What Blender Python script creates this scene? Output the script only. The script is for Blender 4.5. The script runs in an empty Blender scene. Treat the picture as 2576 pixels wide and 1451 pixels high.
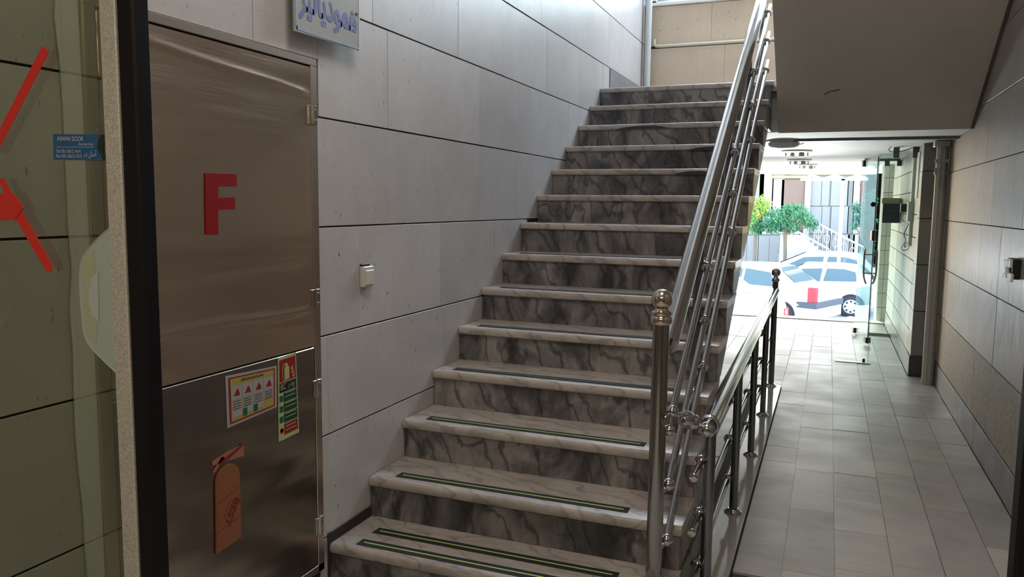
import bpy, bmesh, math, random
from mathutils import Vector, Matrix
random.seed(7)
SC = bpy.context.scene
C = SC.collection
# ------------------------------------------------------------------ camera
CAMP = Vector((1.7190, -2.4279, 1.3018)); YAW, PITCH, ROLL, FPX = 0.3810, -0.10724, 0.010518, 1979.71
cy, sy, cp, sp = math.cos(YAW), math.sin(YAW), math.cos(PITCH), math.sin(PITCH)
Fv = Vector((-sy*cp, cy*cp, sp)); R0 = Vector((cy, sy, 0)); U0 = R0.cross(Fv)
Rv = math.cos(ROLL)*R0 + math.sin(ROLL)*U0; Uv = -math.sin(ROLL)*R0 + math.cos(ROLL)*U0
cam = bpy.data.cameras.new('camera'); camo = bpy.data.objects.new('camera', cam); C.objects.link(camo)
M = Matrix((Rv, Uv, -Fv)).transposed().to_4x4(); M.translation = CAMP
camo.matrix_world = M; cam.sensor_width = 36; cam.lens = 36*FPX/2576; cam.clip_start = .02; cam.clip_end = 300
SC.camera = camo
# ------------------------------------------------------------------ sky, sun, lights, exposure
SC.view_settings.view_transform = 'Standard'; SC.view_settings.look = 'None'
SC.view_settings.gamma = 1; SC.view_settings.use_curve_mapping = False
SC.view_settings.exposure = 0.16
W = bpy.data.worlds.new('sky'); SC.world = W; W.use_nodes = True
wn = W.node_tree; wn.nodes.clear()
wo = wn.nodes.new('ShaderNodeOutputWorld'); wb = wn.nodes.new('ShaderNodeBackground')
sk = wn.nodes.new('ShaderNodeTexSky'); sk.sky_type = 'NISHITA'; sk.sun_disc = False
sk.sun_elevation = math.radians(34); sk.sun_rotation = math.radians(-17); sk.air_density = 1.2; sk.dust_density = .7
wb.inputs['Strength'].default_value = 1.25
hz = wn.nodes.new('ShaderNodeMix'); hz.data_type = 'RGBA'; hz.blend_type = 'MULTIPLY'; hz.inputs[0].default_value = 1; hz.inputs[7].default_value = (1.08, .97, .86, 1)
wn.links.new(sk.outputs[0], hz.inputs[6]); wn.links.new(hz.outputs[2], wb.inputs[0]); wn.links.new(wb.outputs[0], wo.inputs[0])
def light(name, kind, loc, target, energy, color, **k):
    l = bpy.data.lights.new(name, kind); l.energy = energy; l.color = color
    for a, b in k.items(): setattr(l, a, b)
    o = bpy.data.objects.new(name, l); C.objects.link(o); o.location = loc
    o.rotation_euler = (Vector(target)-Vector(loc)).to_track_quat('-Z', 'Y').to_euler(); return o
light('sun', 'SUN', (-6, 26, 16), (0, 10, 6), 13.0, (1, .96, .9), angle=.01)
# daylight that comes in through the landing window, the daylight at the street opening, the lobby's own ceiling lamp, and added fills
light('landing_window_daylight', 'AREA', (1.3, 5.12, 4.0), (.9, 1.5, 1.6), 110, (.74, .84, 1), shape='RECTANGLE', size=2.3, size_y=1.2)
pt = light('entrance_portal', 'AREA', (1.25, 8.52, .85), (1.25, 0, .85), 1, (1, 1, 1), shape='RECTANGLE', size=2.5, size_y=2.05)
pt.data.cycles.is_portal = True
light('forecourt_bounce_fill', 'AREA', (1.0, 8.4, .55), (1.25, 4.8, 1.95), 10, (.97, 1, .98), shape='RECTANGLE', size=1.2, size_y=.3, spread=.75)  # added emitter: extra ground bounce to lift the passage ceiling
light('lobby_ceiling_lamp', 'AREA', (1.5, -2.6, 2.42), (1.5, -2.6, 0), 24, (1, .82, .62), shape='RECTANGLE', size=1.2, size_y=.3)
light('hall_warm_fill', 'AREA', (1.2, -.6, 3.6), (1.0, .2, 0), 25, (1, .91, .82), shape='RECTANGLE', size=.9, size_y=.9)  # added warm fill, no fixture in the hall

# ------------------------------------------------------------------ helpers
FZ = -.17
def at(u, v, ax, val):
    d = Fv + Rv*((u-1288)/FPX) - Uv*((v-725.5)/FPX)
    s = (val-CAMP[ax])/d[ax]; return CAMP + d*s
def link(o, parent=None):
    C.objects.link(o)
    if parent: o.parent = parent
    return o
def obj(name, bm, mat, parent=None, smooth=None):
    bmesh.ops.recalc_face_normals(bm, faces=bm.faces)
    me = bpy.data.meshes.new(name); bm.to_mesh(me); bm.free()
    for m in (mat if isinstance(mat, (list, tuple)) else [mat]): me.materials.append(m)
    if smooth:
        for p in me.polygons: p.use_smooth = True
        try: me.set_sharp_from_angle(angle=math.radians(smooth))
        except Exception: pass
    return link(bpy.data.objects.new(name, me), parent)
def inst(name, me, loc, parent=None, rot=None, scale=None):
    o = bpy.data.objects.new(name, me); o.location = loc
    if rot: o.rotation_euler = rot
    if scale: o.scale = scale
    return link(o, parent)
def tag(o, label, cat, group=None):
    o['label'] = label; o['category'] = cat
    if group: o['group'] = group
    return o
def thing(name, label, cat, loc=(0, 0, 0), rz=0, group=None):
    o = bpy.data.objects.new(name, None); C.objects.link(o); o.location = loc; o.rotation_euler = (0, 0, rz)
    o.empty_display_size = .1
    return tag(o, label, cat, group)
def struct(name, bm, mat, **k):
    o = obj(name, bm, mat, **k); o['kind'] = 'structure'; return o
def B(): return bmesh.new()
def box(bm, x0, y0, z0, x1, y1, z1, bev=0, mi=0):
    vs = [bm.verts.new((x, y, z)) for x in (x0, x1) for y in (y0, y1) for z in (z0, z1)]
    fs = [bm.faces.new([vs[i] for i in f]) for f in ((0,1,3,2),(4,6,7,5),(0,4,5,1),(2,3,7,6),(0,2,6,4),(1,5,7,3))]
    for f in fs: f.material_index = mi
    if bev:
        es = list({e for f in fs for e in f.edges})
        bmesh.ops.bevel(bm, geom=es, offset=bev, segments=1, affect='EDGES', profile=.5)
    return bm
def tube(bm, p, q, r, r2=None, n=20, cap=True):
    p, q = Vector(p), Vector(q); r2 = r if r2 is None else r2
    d = (q-p).normalized(); a = d.orthogonal().normalized(); b = d.cross(a)
    A = [bm.verts.new(p+r*(a*math.cos(t)+b*math.sin(t))) for t in [2*math.pi*i/n for i in range(n)]]
    D = [bm.verts.new(q+r2*(a*math.cos(t)+b*math.sin(t))) for t in [2*math.pi*i/n for i in range(n)]]
    for i in range(n): bm.faces.new((A[i], A[(i+1) % n], D[(i+1) % n], D[i]))
    if cap: bm.faces.new(A[::-1]); bm.faces.new(D)
    return bm
def sweep(bm, pts, r, n=8):
    pts = [Vector(p) for p in pts]; rings = []; prev = None
    for i, p in enumerate(pts):
        d = (pts[min(i+1, len(pts)-1)]-pts[max(i-1, 0)]).normalized()
        a = d.orthogonal().normalized() if prev is None else (prev-d*prev.dot(d)).normalized()
        prev = a; b = d.cross(a)
        rings.append([bm.verts.new(p+r*(a*math.cos(2*math.pi*k/n)+b*math.sin(2*math.pi*k/n))) for k in range(n)])
    for A, D in zip(rings, rings[1:]):
        for k in range(n): bm.faces.new((A[k], A[(k+1) % n], D[(k+1) % n], D[k]))
    bm.faces.new(rings[0][::-1]); bm.faces.new(rings[-1]); return bm
def curve(pts, k=8):
    pts = [Vector(p) for p in pts]; P = [pts[0]]+pts+[pts[-1]]; out = []
    for i in range(1, len(P)-2):
        for j in range(k):
            t = j/k; a, b, c, d = P[i-1:i+3]
            out.append(.5*((2*b)+(c-a)*t+(2*a-5*b+4*c-d)*t*t+(-a+3*b-3*c+d)*t**3))
    return out+[pts[-1]]
def ball(bm, c, r, n=20):
    bmesh.ops.create_uvsphere(bm, u_segments=n, v_segments=n//2+2, radius=r, matrix=Matrix.Translation(c)); return bm
def lathe(bm, prof, c=(0, 0, 0), axis=None, n=24):
    c = Vector(c); d = Vector(axis or (0, 0, 1)).normalized(); a = d.orthogonal().normalized(); b = d.cross(a); rings = []
    for r, h in prof:
        rings.append([bm.verts.new(c+d*h+max(r, 1e-5)*(a*math.cos(2*math.pi*k/n)+b*math.sin(2*math.pi*k/n))) for k in range(n)])
    for A, D in zip(rings, rings[1:]):
        for k in range(n): bm.faces.new((A[k], A[(k+1) % n], D[(k+1) % n], D[k]))
    bm.faces.new(rings[0][::-1]); bm.faces.new(rings[-1]); return bm
def prism(bm, pts, off, mi=0):
    """polygon pts (3D, planar) extruded by vector off"""
    off = Vector(off); A = [bm.verts.new(p) for p in pts]; D = [bm.verts.new(Vector(p)+off) for p in pts]; n = len(A)
    fs = [bm.faces.new(A[::-1]), bm.faces.new(D)]+[bm.faces.new((A[i], A[(i+1) % n], D[(i+1) % n], D[i])) for i in range(n)]
    for f in fs: f.material_index = mi
    return bm
def px_prism(bm, uv, ax, val, off): return prism(bm, [at(u, v, ax, val) for u, v in uv], off)
def text(name, s, mat, org, ux, uy, size, parent, depth=.0008, width=None, align='LEFT', shear=0, bold=0):
    cu = bpy.data.curves.new(name, 'FONT'); cu.body = s; cu.size = 1; cu.extrude = 0; cu.align_x = align; cu.resolution_u = 4; cu.shear = shear; cu.offset = bold
    to = bpy.data.objects.new('t', cu); C.objects.link(to)
    dg = bpy.context.evaluated_depsgraph_get(); me = bpy.data.meshes.new_from_object(to.evaluated_get(dg))
    bpy.data.objects.remove(to); me.name = name
    ux, uy = Vector(ux).normalized(), Vector(uy).normalized(); n = ux.cross(uy)
    if len(me.vertices) == 0: me.from_pydata([(0, 0, 0), (.5, 0, 0), (.5, .5, 0)], [], [(0, 1, 2)])
    xs = [v.co.x for v in me.vertices]; ys = [v.co.y for v in me.vertices]
    sx = size if width is None else width/(max(xs)-min(xs)); x0 = min(xs) if width else 0
    T = Matrix((ux*sx, uy*size, n)).transposed().to_4x4()
    for v in me.vertices: v.co = T @ Vector((v.co.x-x0, v.co.y, 0)) + Vector(org) + n*depth
    me.materials.append(mat)
    return link(bpy.data.objects.new(name, me), parent)

# ------------------------------------------------------------------ materials
def mat(name, col, rough=.5, metal=0, spec=.5):
    m = bpy.data.materials.new(name); m.use_nodes = True; p = m.node_tree.nodes['Principled BSDF']
    p.inputs['Base Color'].default_value = (*col, 1); p.inputs['Roughness'].default_value = rough
    p.inputs['Metallic'].default_value = metal; p.inputs['Specular IOR Level'].default_value = spec
    return m
def nd(m, t, **k):
    n = m.node_tree.nodes.new(t)
    for a, b in k.items():
        if a in n.inputs.keys(): n.inputs[a].default_value = b
        else: setattr(n, a, b)
    return n
def lk(m, a, b): m.node_tree.links.new(a, b)
def coords(m, scale=(1, 1, 1), perobj=True):
    g = nd(m, 'ShaderNodeNewGeometry'); mp = nd(m, 'ShaderNodeMapping'); mp.inputs['Scale'].default_value = scale
    lk(m, g.outputs['Position'], mp.inputs[0])
    if perobj:
        oi = nd(m, 'ShaderNodeObjectInfo'); mu = nd(m, 'ShaderNodeMath', operation='MULTIPLY'); mu.inputs[1].default_value = 37.
        lk(m, oi.outputs['Random'], mu.inputs[0]); cb = nd(m, 'ShaderNodeCombineXYZ')
        for i in range(3): lk(m, mu.outputs[0], cb.inputs[i])
        lk(m, cb.outputs[0], mp.inputs['Location'])
    return mp.outputs[0]
def noise(m, vec, scale, detail=4, rough=.55, dist=0):
    n = nd(m, 'ShaderNodeTexNoise'); n.inputs['Scale'].default_value = scale; n.inputs['Detail'].default_value = detail
    n.inputs['Roughness'].default_value = rough; n.inputs['Distortion'].default_value = dist; lk(m, vec, n.inputs['Vector']); return n.outputs['Fac']
def ramp(m, fac, stops, interp='LINEAR'):
    r = nd(m, 'ShaderNodeValToRGB'); cr = r.color_ramp; cr.interpolation = interp
    while len(cr.elements) < len(stops): cr.elements.new(.5)
    for e, (p, c) in zip(cr.elements, stops): e.position = p; e.color = (*c, 1) if len(c) == 3 else c
    lk(m, fac, r.inputs[0]); return r.outputs[0]
def mix(m, fac, a, b, mode='MIX'):
    n = nd(m, 'ShaderNodeMix', data_type='RGBA', blend_type=mode)
    for s, x in ((0, fac), (6, a), (7, b)):
        if isinstance(x, (int, float)): n.inputs[s].default_value = x
        elif isinstance(x, tuple): n.inputs[s].default_value = (*x, 1)
        else: lk(m, x, n.inputs[s])
    return n.outputs[2]
def bump(m, h, strength=.2, dist=.01):
    b = nd(m, 'ShaderNodeBump'); b.inputs['Strength'].default_value = strength; b.inputs['Distance'].default_value = dist
    lk(m, h, b.inputs['Height']); lk(m, b.outputs[0], P(m).inputs['Normal'])
def P(m): return m.node_tree.nodes['Principled BSDF']
def objval(m, col, amt=.1):
    """every piece of stone its own slightly different tone"""
    oi = nd(m, 'ShaderNodeObjectInfo'); mr = nd(m, 'ShaderNodeMapRange'); mr.inputs[3].default_value = 1-amt; mr.inputs[4].default_value = 1+amt
    lk(m, oi.outputs['Random'], mr.inputs[0]); v = nd(m, 'ShaderNodeVectorMath', operation='SCALE')
    lk(m, col, v.inputs[0]); lk(m, mr.outputs[0], v.inputs['Scale']); return v.outputs[0]
def stone_wall_mat(name, c1, c2, rough=.38, streak=False, pits=None):
    m = mat(name, c1, rough); v = coords(m)
    n1 = noise(m, v, 3.2, 5, .6); col = ramp(m, n1, [(.3, c1), (.7, c2)])
    n2 = noise(m, v, 38, 5, .7, .6); col = mix(m, ramp(m, n2, [(.6, (0, 0, 0)), (.74, (.55,)*3)]), col, tuple(x*.62 for x in c1))
    vs = coords(m, (12, 12, 1.4)); n3 = noise(m, vs, 3.0, 3, .5)
    col = mix(m, ramp(m, n3, [(.35, (0, 0, 0)), (.75, (.30,)*3)]), col, tuple(x*.8 for x in c2))
    vp = coords(m, (60, 60, 16)); n4 = noise(m, vp, 1.6, 2, .5)
    pit = ramp(m, n4, [(pits or (.715 if not streak else .68), (0, 0, 0)), ((pits or .71)+.03, (1, 1, 1))])
    col = mix(m, pit, col, tuple(x*.25 for x in c1)); lk(m, objval(m, col, .07), P(m).inputs['Base Color'])
    n5 = noise(m, vs, 5, 4, .6); lk(m, ramp(m, n5, [(.2, (rough-.1,)*3), (.8, (rough+.14,)*3)]), P(m).inputs['Roughness'])
    inv = nd(m, 'ShaderNodeMath', operation='SUBTRACT'); inv.inputs[0].default_value = 1; lk(m, pit, inv.inputs[1])
    ad = nd(m, 'ShaderNodeMath', operation='ADD'); lk(m, inv.outputs[0], ad.inputs[0]); lk(m, n3, ad.inputs[1])
    bump(m, ad.outputs[0], .15, .002); return m
LIME = stone_wall_mat('pinkish limestone', (.475, .457, .455), (.57, .55, .545))
LIME_R = stone_wall_mat('polished travertine', (.30, .28, .25), (.375, .35, .31), .42, True)
PITTED = stone_wall_mat('pitted beige travertine', (.35, .31, .25), (.43, .375, .30), .5, True, .60)
DARKSK = stone_wall_mat('dark pillar skirting', (.055, .06, .075), (.09, .095, .11), .35)
PILLARST = stone_wall_mat('pillar front stone', (.25, .24, .225), (.32, .30, .28), .5)  # pillar front toned darker than the right wall stone
LIME_B = stone_wall_mat('beige landing stone', (.60, .50, .40), (.70, .58, .46), .45)
TILE_W = stone_wall_mat('white wall tile', (.47, .50, .455), (.57, .60, .55), .35)
PIERT = stone_wall_mat('brightened cream pier tile', (.74, .75, .66), (.85, .86, .78), .5)  # lighter than the inner tile: outdoor brightness put into the colour
SKIRT = stone_wall_mat('grey blue skirting stone', (.15, .155, .17), (.28, .28, .30), .35)
GROUT = mat('dark joint', (.03, .028, .025), .9)
def marble(name, stops, scale=1.0, rough=.25, wscale=2.1, aniso=(2.2, 2.2, 2.2), vein=.6):
    m = mat(name, (.3, .3, .3), rough); v = coords(m, aniso)
    n1 = noise(m, v, 1.3*scale, 7, .62, 1.4)
    col = ramp(m, n1, stops)
    w = nd(m, 'ShaderNodeTexWave', wave_type='BANDS', bands_direction='DIAGONAL'); w.inputs['Scale'].default_value = .9*wscale
    w.inputs['Distortion'].default_value = 11; w.inputs['Detail'].default_value = 5; w.inputs['Detail Scale'].default_value = 1.3; lk(m, v, w.inputs['Vector'])
    col = mix(m, ramp(m, w.outputs['Fac'], [(.86, (0, 0, 0)), (.99, (vein,)*3)]), col, tuple(x*.5 for x in stops[0][1]))
    n2 = noise(m, v, 13*scale, 5, .6, .5); col = mix(m, .25, col, ramp(m, n2, [(.3, (.1, .1, .1)), (.7, (.9, .88, .86))]), 'SOFT_LIGHT')
    lk(m, objval(m, col, .12), P(m).inputs['Base Color']); return m
RISER = marble('veined grey marble', [(.34, (.045, .045, .05)), (.46, (.13, .125, .13)), (.56, (.25, .24, .235)), (.72, (.34, .31, .29))], rough=.3, aniso=(2.4, 2, 1.3))
TREAD = marble('brownish veined marble tread', [(.22, (.24, .23, .225)), (.40, (.37, .345, .32)), (.6, (.47, .42, .38)), (.78, (.38, .36, .34))], rough=.3, aniso=(1.6, 3.2, 2), vein=.42)
CHIPM = mat('broken dark stone', (.05, .048, .05), .8)
CHEEK = marble('weathered side stone', [(.3, (.22, .215, .20)), (.5, (.34, .33, .31)), (.75, (.44, .42, .39))], .8, .4, 1.2)
def floor_mat():
    m = mat('polished floor stone', (.5, .48, .45), .2, 0, .42); v = coords(m)
    n1 = noise(m, v, 2.2, 6, .6, .8); col = ramp(m, n1, [(.3, (.44, .44, .425)), (.5, (.54, .53, .51)), (.72, (.61, .59, .55))])
    vs = coords(m, (1.5, 9, 1)); n2 = noise(m, vs, 2, 4, .6, .6); col = mix(m, ramp(m, n2, [(.45, (0, 0, 0)), (.8, (.4,)*3)]), col, (.38, .34, .30))
    n3 = noise(m, v, 40, 4, .7); col = mix(m, ramp(m, n3, [(.64, (0, 0, 0)), (.8, (.3,)*3)]), col, (.15, .14, .13))
    lk(m, objval(m, col, .19), P(m).inputs['Base Color'])
    lk(m, ramp(m, noise(m, coords(m, (1, 1, 1), False), 3, 5, .6), [(.3, (.34,)*3), (.7, (.50,)*3)]), P(m).inputs['Roughness'])
    bump(m, n1, .05, .01); return m
FLOORM = floor_mat()
CURBM = mat('glossy pale curb stone', (.56, .57, .55), .09)
def plaster(name, c, rough=.75):
    m = mat(name, c, rough); v = coords(m, perobj=False); n = noise(m, v, 1.7, 5, .6)
    lk(m, ramp(m, n, [(.3, tuple(x*.9 for x in c)), (.7, tuple(min(1, x*1.06) for x in c))]), P(m).inputs['Base Color'])
    bump(m, noise(m, v, 90, 3, .6), .15, .002); return m
SOFFIT = plaster('taupe plaster soffit', (.68, .62, .55))
CEIL = plaster('white ceiling paint', (.86, .86, .83))
DARKW = plaster('lobby wall paint', (.30, .24, .19))
MORTAR = plaster('rough white mortar', (.80, .84, .84), .9)
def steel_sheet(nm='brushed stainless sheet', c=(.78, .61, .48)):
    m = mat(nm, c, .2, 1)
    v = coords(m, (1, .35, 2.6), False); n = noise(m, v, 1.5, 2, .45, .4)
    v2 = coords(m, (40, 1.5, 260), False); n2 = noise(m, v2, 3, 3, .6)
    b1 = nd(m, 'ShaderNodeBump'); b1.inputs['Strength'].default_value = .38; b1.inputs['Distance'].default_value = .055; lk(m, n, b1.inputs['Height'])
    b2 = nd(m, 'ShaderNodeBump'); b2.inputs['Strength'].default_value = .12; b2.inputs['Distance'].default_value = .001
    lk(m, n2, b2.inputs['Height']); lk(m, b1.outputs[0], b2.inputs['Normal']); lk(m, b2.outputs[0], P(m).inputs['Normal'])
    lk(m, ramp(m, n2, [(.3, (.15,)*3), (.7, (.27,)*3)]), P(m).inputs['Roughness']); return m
STEEL = steel_sheet(); STEEL2 = steel_sheet('dark reflection stainless sheet', (.36, .31, .27))  # lower door: same steel, its dark reflection put into the colour
FRAME_ST = mat('satin steel frame', (.58, .48, .40), .3, 1)
CHROME = mat('polished stainless tube', (.54, .54, .55), .10, 1); POSTM = mat('dark reflection steel post', (.22, .23, .25), .22, 1)  # posts: dark surroundings they mirror are put into the metal colour
BRASSY = mat('warm reflecting steel', (.62, .55, .47), .12, 1)
HINGE = mat('hinge steel', (.55, .53, .5), .22, 1)
BLACK = mat('black rubber seal', (.004, .004, .006), .55, 0, .2)
DARKPL = mat('dark plastic', (.02, .022, .028), .4)
def sand_alu():
    m = mat('sand textured aluminium profile', (.30, .295, .255), .6, .3); v = coords(m, perobj=False); n = noise(m, v, 330, 2, .7)
    lk(m, ramp(m, n, [(.3, (.34, .34, .30)), (.7, (.62, .62, .56))]), P(m).inputs['Base Color']); bump(m, n, .5, .002); return m
ALU = sand_alu()
def glass(name, tint=(.86, .95, .92), refl=.10, rough=.0):
    m = bpy.data.materials.new(name); m.use_nodes = True; t = m.node_tree; t.nodes.clear()
    o = t.nodes.new('ShaderNodeOutputMaterial'); tr = t.nodes.new('ShaderNodeBsdfTransparent'); tr.inputs[0].default_value = (*tint, 1)
    gl = t.nodes.new('ShaderNodeBsdfGlossy'); gl.inputs['Roughness'].default_value = rough; gl.inputs[0].default_value = (.9, 1, .97, 1)
    fr = t.nodes.new('ShaderNodeFresnel'); fr.inputs[0].default_value = 1.45
    ad = t.nodes.new('ShaderNodeMath'); ad.operation = 'MULTIPLY'; ad.inputs[1].default_value = refl/.04*.5; ad.use_clamp = True
    mx = t.nodes.new('ShaderNodeMixShader'); t.links.new(fr.outputs[0], ad.inputs[0]); t.links.new(ad.outputs[0], mx.inputs[0])
    t.links.new(tr.outputs[0], mx.inputs[1]); t.links.new(gl.outputs[0], mx.inputs[2]); t.links.new(mx.outputs[0], o.inputs[0]); return m
GLASS = glass('greenish door glass', (.93, .975, .955), .06)
GLASS_L = glass('dim door glass', (.66, .66, .57), .03)
CARGL = mat('car window glass', (.10, .16, .19), .05)
FROST = mat('frosted plastic', (.34, .42, .39), .35); FROST2 = mat('frosted plastic bright', (.38, .47, .47), .3); FROST3 = mat('frosted yellowish rim', (.36, .40, .27), .4)
RED = mat('red vinyl', (.62, .02, .012), .45); REDF = mat('deep red sheet letter', (.25, .010, .012), .6, 0, .15); BLUE = mat('blue vinyl', (.010, .085, .22), .5); NAVY = mat('dark navy print', (.004, .012, .01), .5)
GREENP = mat('dark green print', (.006, .05, .025), .5); WHITEP = mat('white print', (.5, .55, .6), .5)
PALEW = mat('white plastic', (.62, .60, .56), .4); WHITE = mat('white paint', (.8, .8, .78), .5); YEL = mat('yellow print', (.36, .31, .08), .5)
YELG = mat('glowing strip yellow green', (.45, .62, .14), .5); GRIT = mat('black grit tape', (.012, .014, .016), .85); GREYL = mat('worn grey strip', (.13, .14, .14), .7)
PAPER = mat('laminated paper', (.36, .35, .36), .35); INK = mat('dark ink', (.05, .045, .04), .6)
TAGM = mat('thin orange wood', (.25, .10, .05), .7, 0, .1); TAGP = mat('pink tape', (.34, .14, .11), .6, 0, .15); DKRED = mat('dark red print', (.20, .008, .008), .5)
FIREG = mat('safety green print', (.008, .10, .055), .5); FIREL = mat('pale luminous yellow', (.42, .46, .22), .5); FIRER = mat('fire sign red', (.26, .012, .01), .5)
SIGNG = mat('acrylic sign face', (.42, .43, .44), .25); SIGNB = mat('blue painted lettering', (.085, .115, .38), .5); SIGNE = mat('bluish sign margin', (.28, .36, .42), .4)
PIPEM = mat('pale plastic pipe', (.50, .49, .45), .35)
LIMEPLATE = mat('cream flap', (.45, .40, .25), .5); BOXB = mat('slate blue box', (.03, .06, .09), .4)

# ------------------------------------------------------------------ stone cladding: backing wall + every slab its own part
def slab_x(parent, name, m, xf, y0, y1, z0, z1, side, gap=.0025, t=.012, gv=.0003):
    """slab on a wall whose face is x = xf; side=+1 when the wall faces +x"""
    j = random.uniform(-.0012, .0012); xa = xf-side*t; xb = xf+side*j
    bm = B(); box(bm, min(xa, xb), y0+gv, z0+gap, max(xa, xb), y1-gv, z1-gap, .0008); return obj(name, bm, m, parent)
def slab_y(parent, name, m, yf, x0, x1, z0, z1, gap=.0035, t=.012):
    j = random.uniform(-.0012, .0012); bm = B(); box(bm, x0+gap*.5, yf+j, z0+gap, x1-gap*.5, yf+t, z1-gap, .0012); return obj(name, bm, m, parent)

XR = 2.607
# left wall
bm = B(); box(bm, -.20, -4.6, FZ-.3, -.006, 5.3, 5.2); box(bm, -.20, 5.3, FZ-.3, -.006, 8.5, 5.2)
WL = struct('wall_left', bm, GROUT)
zr = [(-.17, .03), (.03, .427), (.427, .806), (.806, 1.210), (1.210, 1.604), (1.604, 2.005), (2.005, 2.41), (2.41, 2.82), (2.82, 3.23), (3.23, 3.64), (3.64, 4.1), (4.1, 4.6)]
vj = {1: [-1.0, -.049, .012, .62, 1.3], 2: [-1.0, -.049, .012, .50, .98], 3: [-1.0, -.049, .238, .938, 1.589, 2.1], 4: [-1.0, -.049, .462, 1.39, 1.93, 2.6],
      5: [-1.0, -.36, -.018, .462, 1.38, 2.13, 2.884, 3.5], 6: [-.9, -.1, .35, 1.126, 1.72, 2.42, 3.1, 3.75, 4.5], 7: [-.7, .1, .8, 1.6, 2.3, 3.0, 3.9, 4.6], 8: [0, .9, 1.7, 2.5, 3.4, 4.3],
      9: [.4, 1.3, 2.2, 3.1, 4.0], 10: [.9, 1.9, 2.9, 3.9], 11: [.4, 1.6, 2.8, 4.0]}
for i, (z0, z1) in enumerate(zr):
    ys = [-4.5, -3.4, -2.2, -1.75]+vj.get(i, [-1.0, -.049, .3])+[5.2]
    ys = sorted(set(ys))
    for a, b in zip(ys, ys[1:]):
        if b-a < .02: continue
        if i <= 4 and a >= -1.0 and b <= -.04: continue                      # steel cabinet opening
        zz1 = z1
        if i == 5 and a >= -1.05 and b <= -.01:
            bm = B(); box(bm, -.012, a+.001, 1.806, 0, b-.001, z1-.003, .001); obj('stone_slab', bm, LIME, WL); continue
        if (z1+.02)/.6 < a and i < 6: continue                              # behind the staircase
        b2 = b
        slab_x(WL, 'stone_slab', LIME, 0, a, b2, z0, z1, 1, gap=.0032)
# thin piece of blue grey skirting at the landing
bm = B(); box(bm, 0, 3.95, 2.21, .008, 5.1, 2.405, .001); o = obj('baseboard_left', bm, SKIRT); o['kind'] = 'structure'
# mortar filled gap at stair foot
bm = B()
prism(bm, [(.002, -.01, -.17), (.002, -.01, .045), (.002, .03, .04), (.002, .36, .045), (.002, .30, .0), (.002, .02, -.0), (.002, .0, -.17)], (.004, 0, 0)); obj('joint_gap', bm, GROUT, WL)
bm = B(); px_prism(bm, [(801, 1375), (806, 1364), (814, 1360), (822, 1366), (820, 1388), (812, 1396), (800, 1412), (797, 1400)], 0, .008, (.004, 0, 0)); obj('mortar_patch', bm, SKIRT, WL)

# right wall
bm = B(); box(bm, XR+.006, -4.6, FZ-.3, XR+.2, 5.3, 5.2)
WR = struct('wall_right', bm, GROUT)
zrr = [(.023, .423), (.423, .811), (.811, 1.202), (1.202, 1.589), (1.589, 1.968), (1.968, 2.36), (2.36, 2.76), (2.76, 3.2), (3.2, 3.7), (3.7, 4.3)]
for i, (z0, z1) in enumerate(zrr):
    y = -4.5+(.37*i) % .8
    while y < 5.2:
        w = random.choice([.55, .62, .8, .8, .95]); y1 = min(y+w, 5.2)
        if 5.2-y1 < .15: y1 = 5.2
        slab_x(WR, 'stone_slab', LIME_R if i else PITTED, XR, y, y1, z0, z1, -1, gap=.0028, gv=.0001); y = y1
y = -4.5; bmk = None
BR = B(); box(BR, XR-.002, -4.5, FZ, XR+.004, 5.1, .02); o = struct('baseboard_right', BR, GROUT)
while y < 5.1:
    y1 = min(y+random.choice([.5, .62, .75]), 5.1); slab_x(o, 'skirting_stone', SKIRT, XR-.005, y, y1, FZ, .024, -1, gap=.001, t=.004); y = y1

# pillar / narrowing right wall further on
bm = B(); box(bm, 2.446, 5.220, FZ-.3, 2.9, 8.5, 1.9); WP = struct('wall_right_entrance', bm, GROUT)
pz = [(.01, .407), (.407, .812), (.812, 1.212), (1.212, 1.618), (1.618, 1.86)]
for z0, z1 in pz: slab_y(WP, 'stone_slab', PILLARST, 5.212, 2.440, 2.62, z0, z1)
for z0, z1 in pz: slab_x(WP, 'edge_slab', TILE_W, 2.440, 5.213, 5.43, z0, z1, -1)
bm = B(); box(bm, 2.432, 5.204, FZ, 2.62, 5.22, .01, .001); obj('skirting_stone', bm, DARKSK, WP)
bm = B(); box(bm, 2.430, 5.205, FZ, 2.446, 8.4, .0, .001); obj('skirting_stone', bm, SKIRT, WP)
tz = [.0]+[.0+.207*k for k in range(1, 9)]+[1.86]
for i, (z0, z1) in enumerate(zip(tz, tz[1:])):
    ys = [5.43, 5.98, 6.62, 7.25, 7.9, 8.5] if i % 2 else [5.43, 5.70, 6.3, 6.95, 7.6, 8.2, 8.5]
    for a, b in zip(ys, ys[1:]): slab_x(WP, 'wall_tile', TILE_W, 2.441, a, b, z0, z1, -1, gap=.004, gv=.0012)

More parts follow.
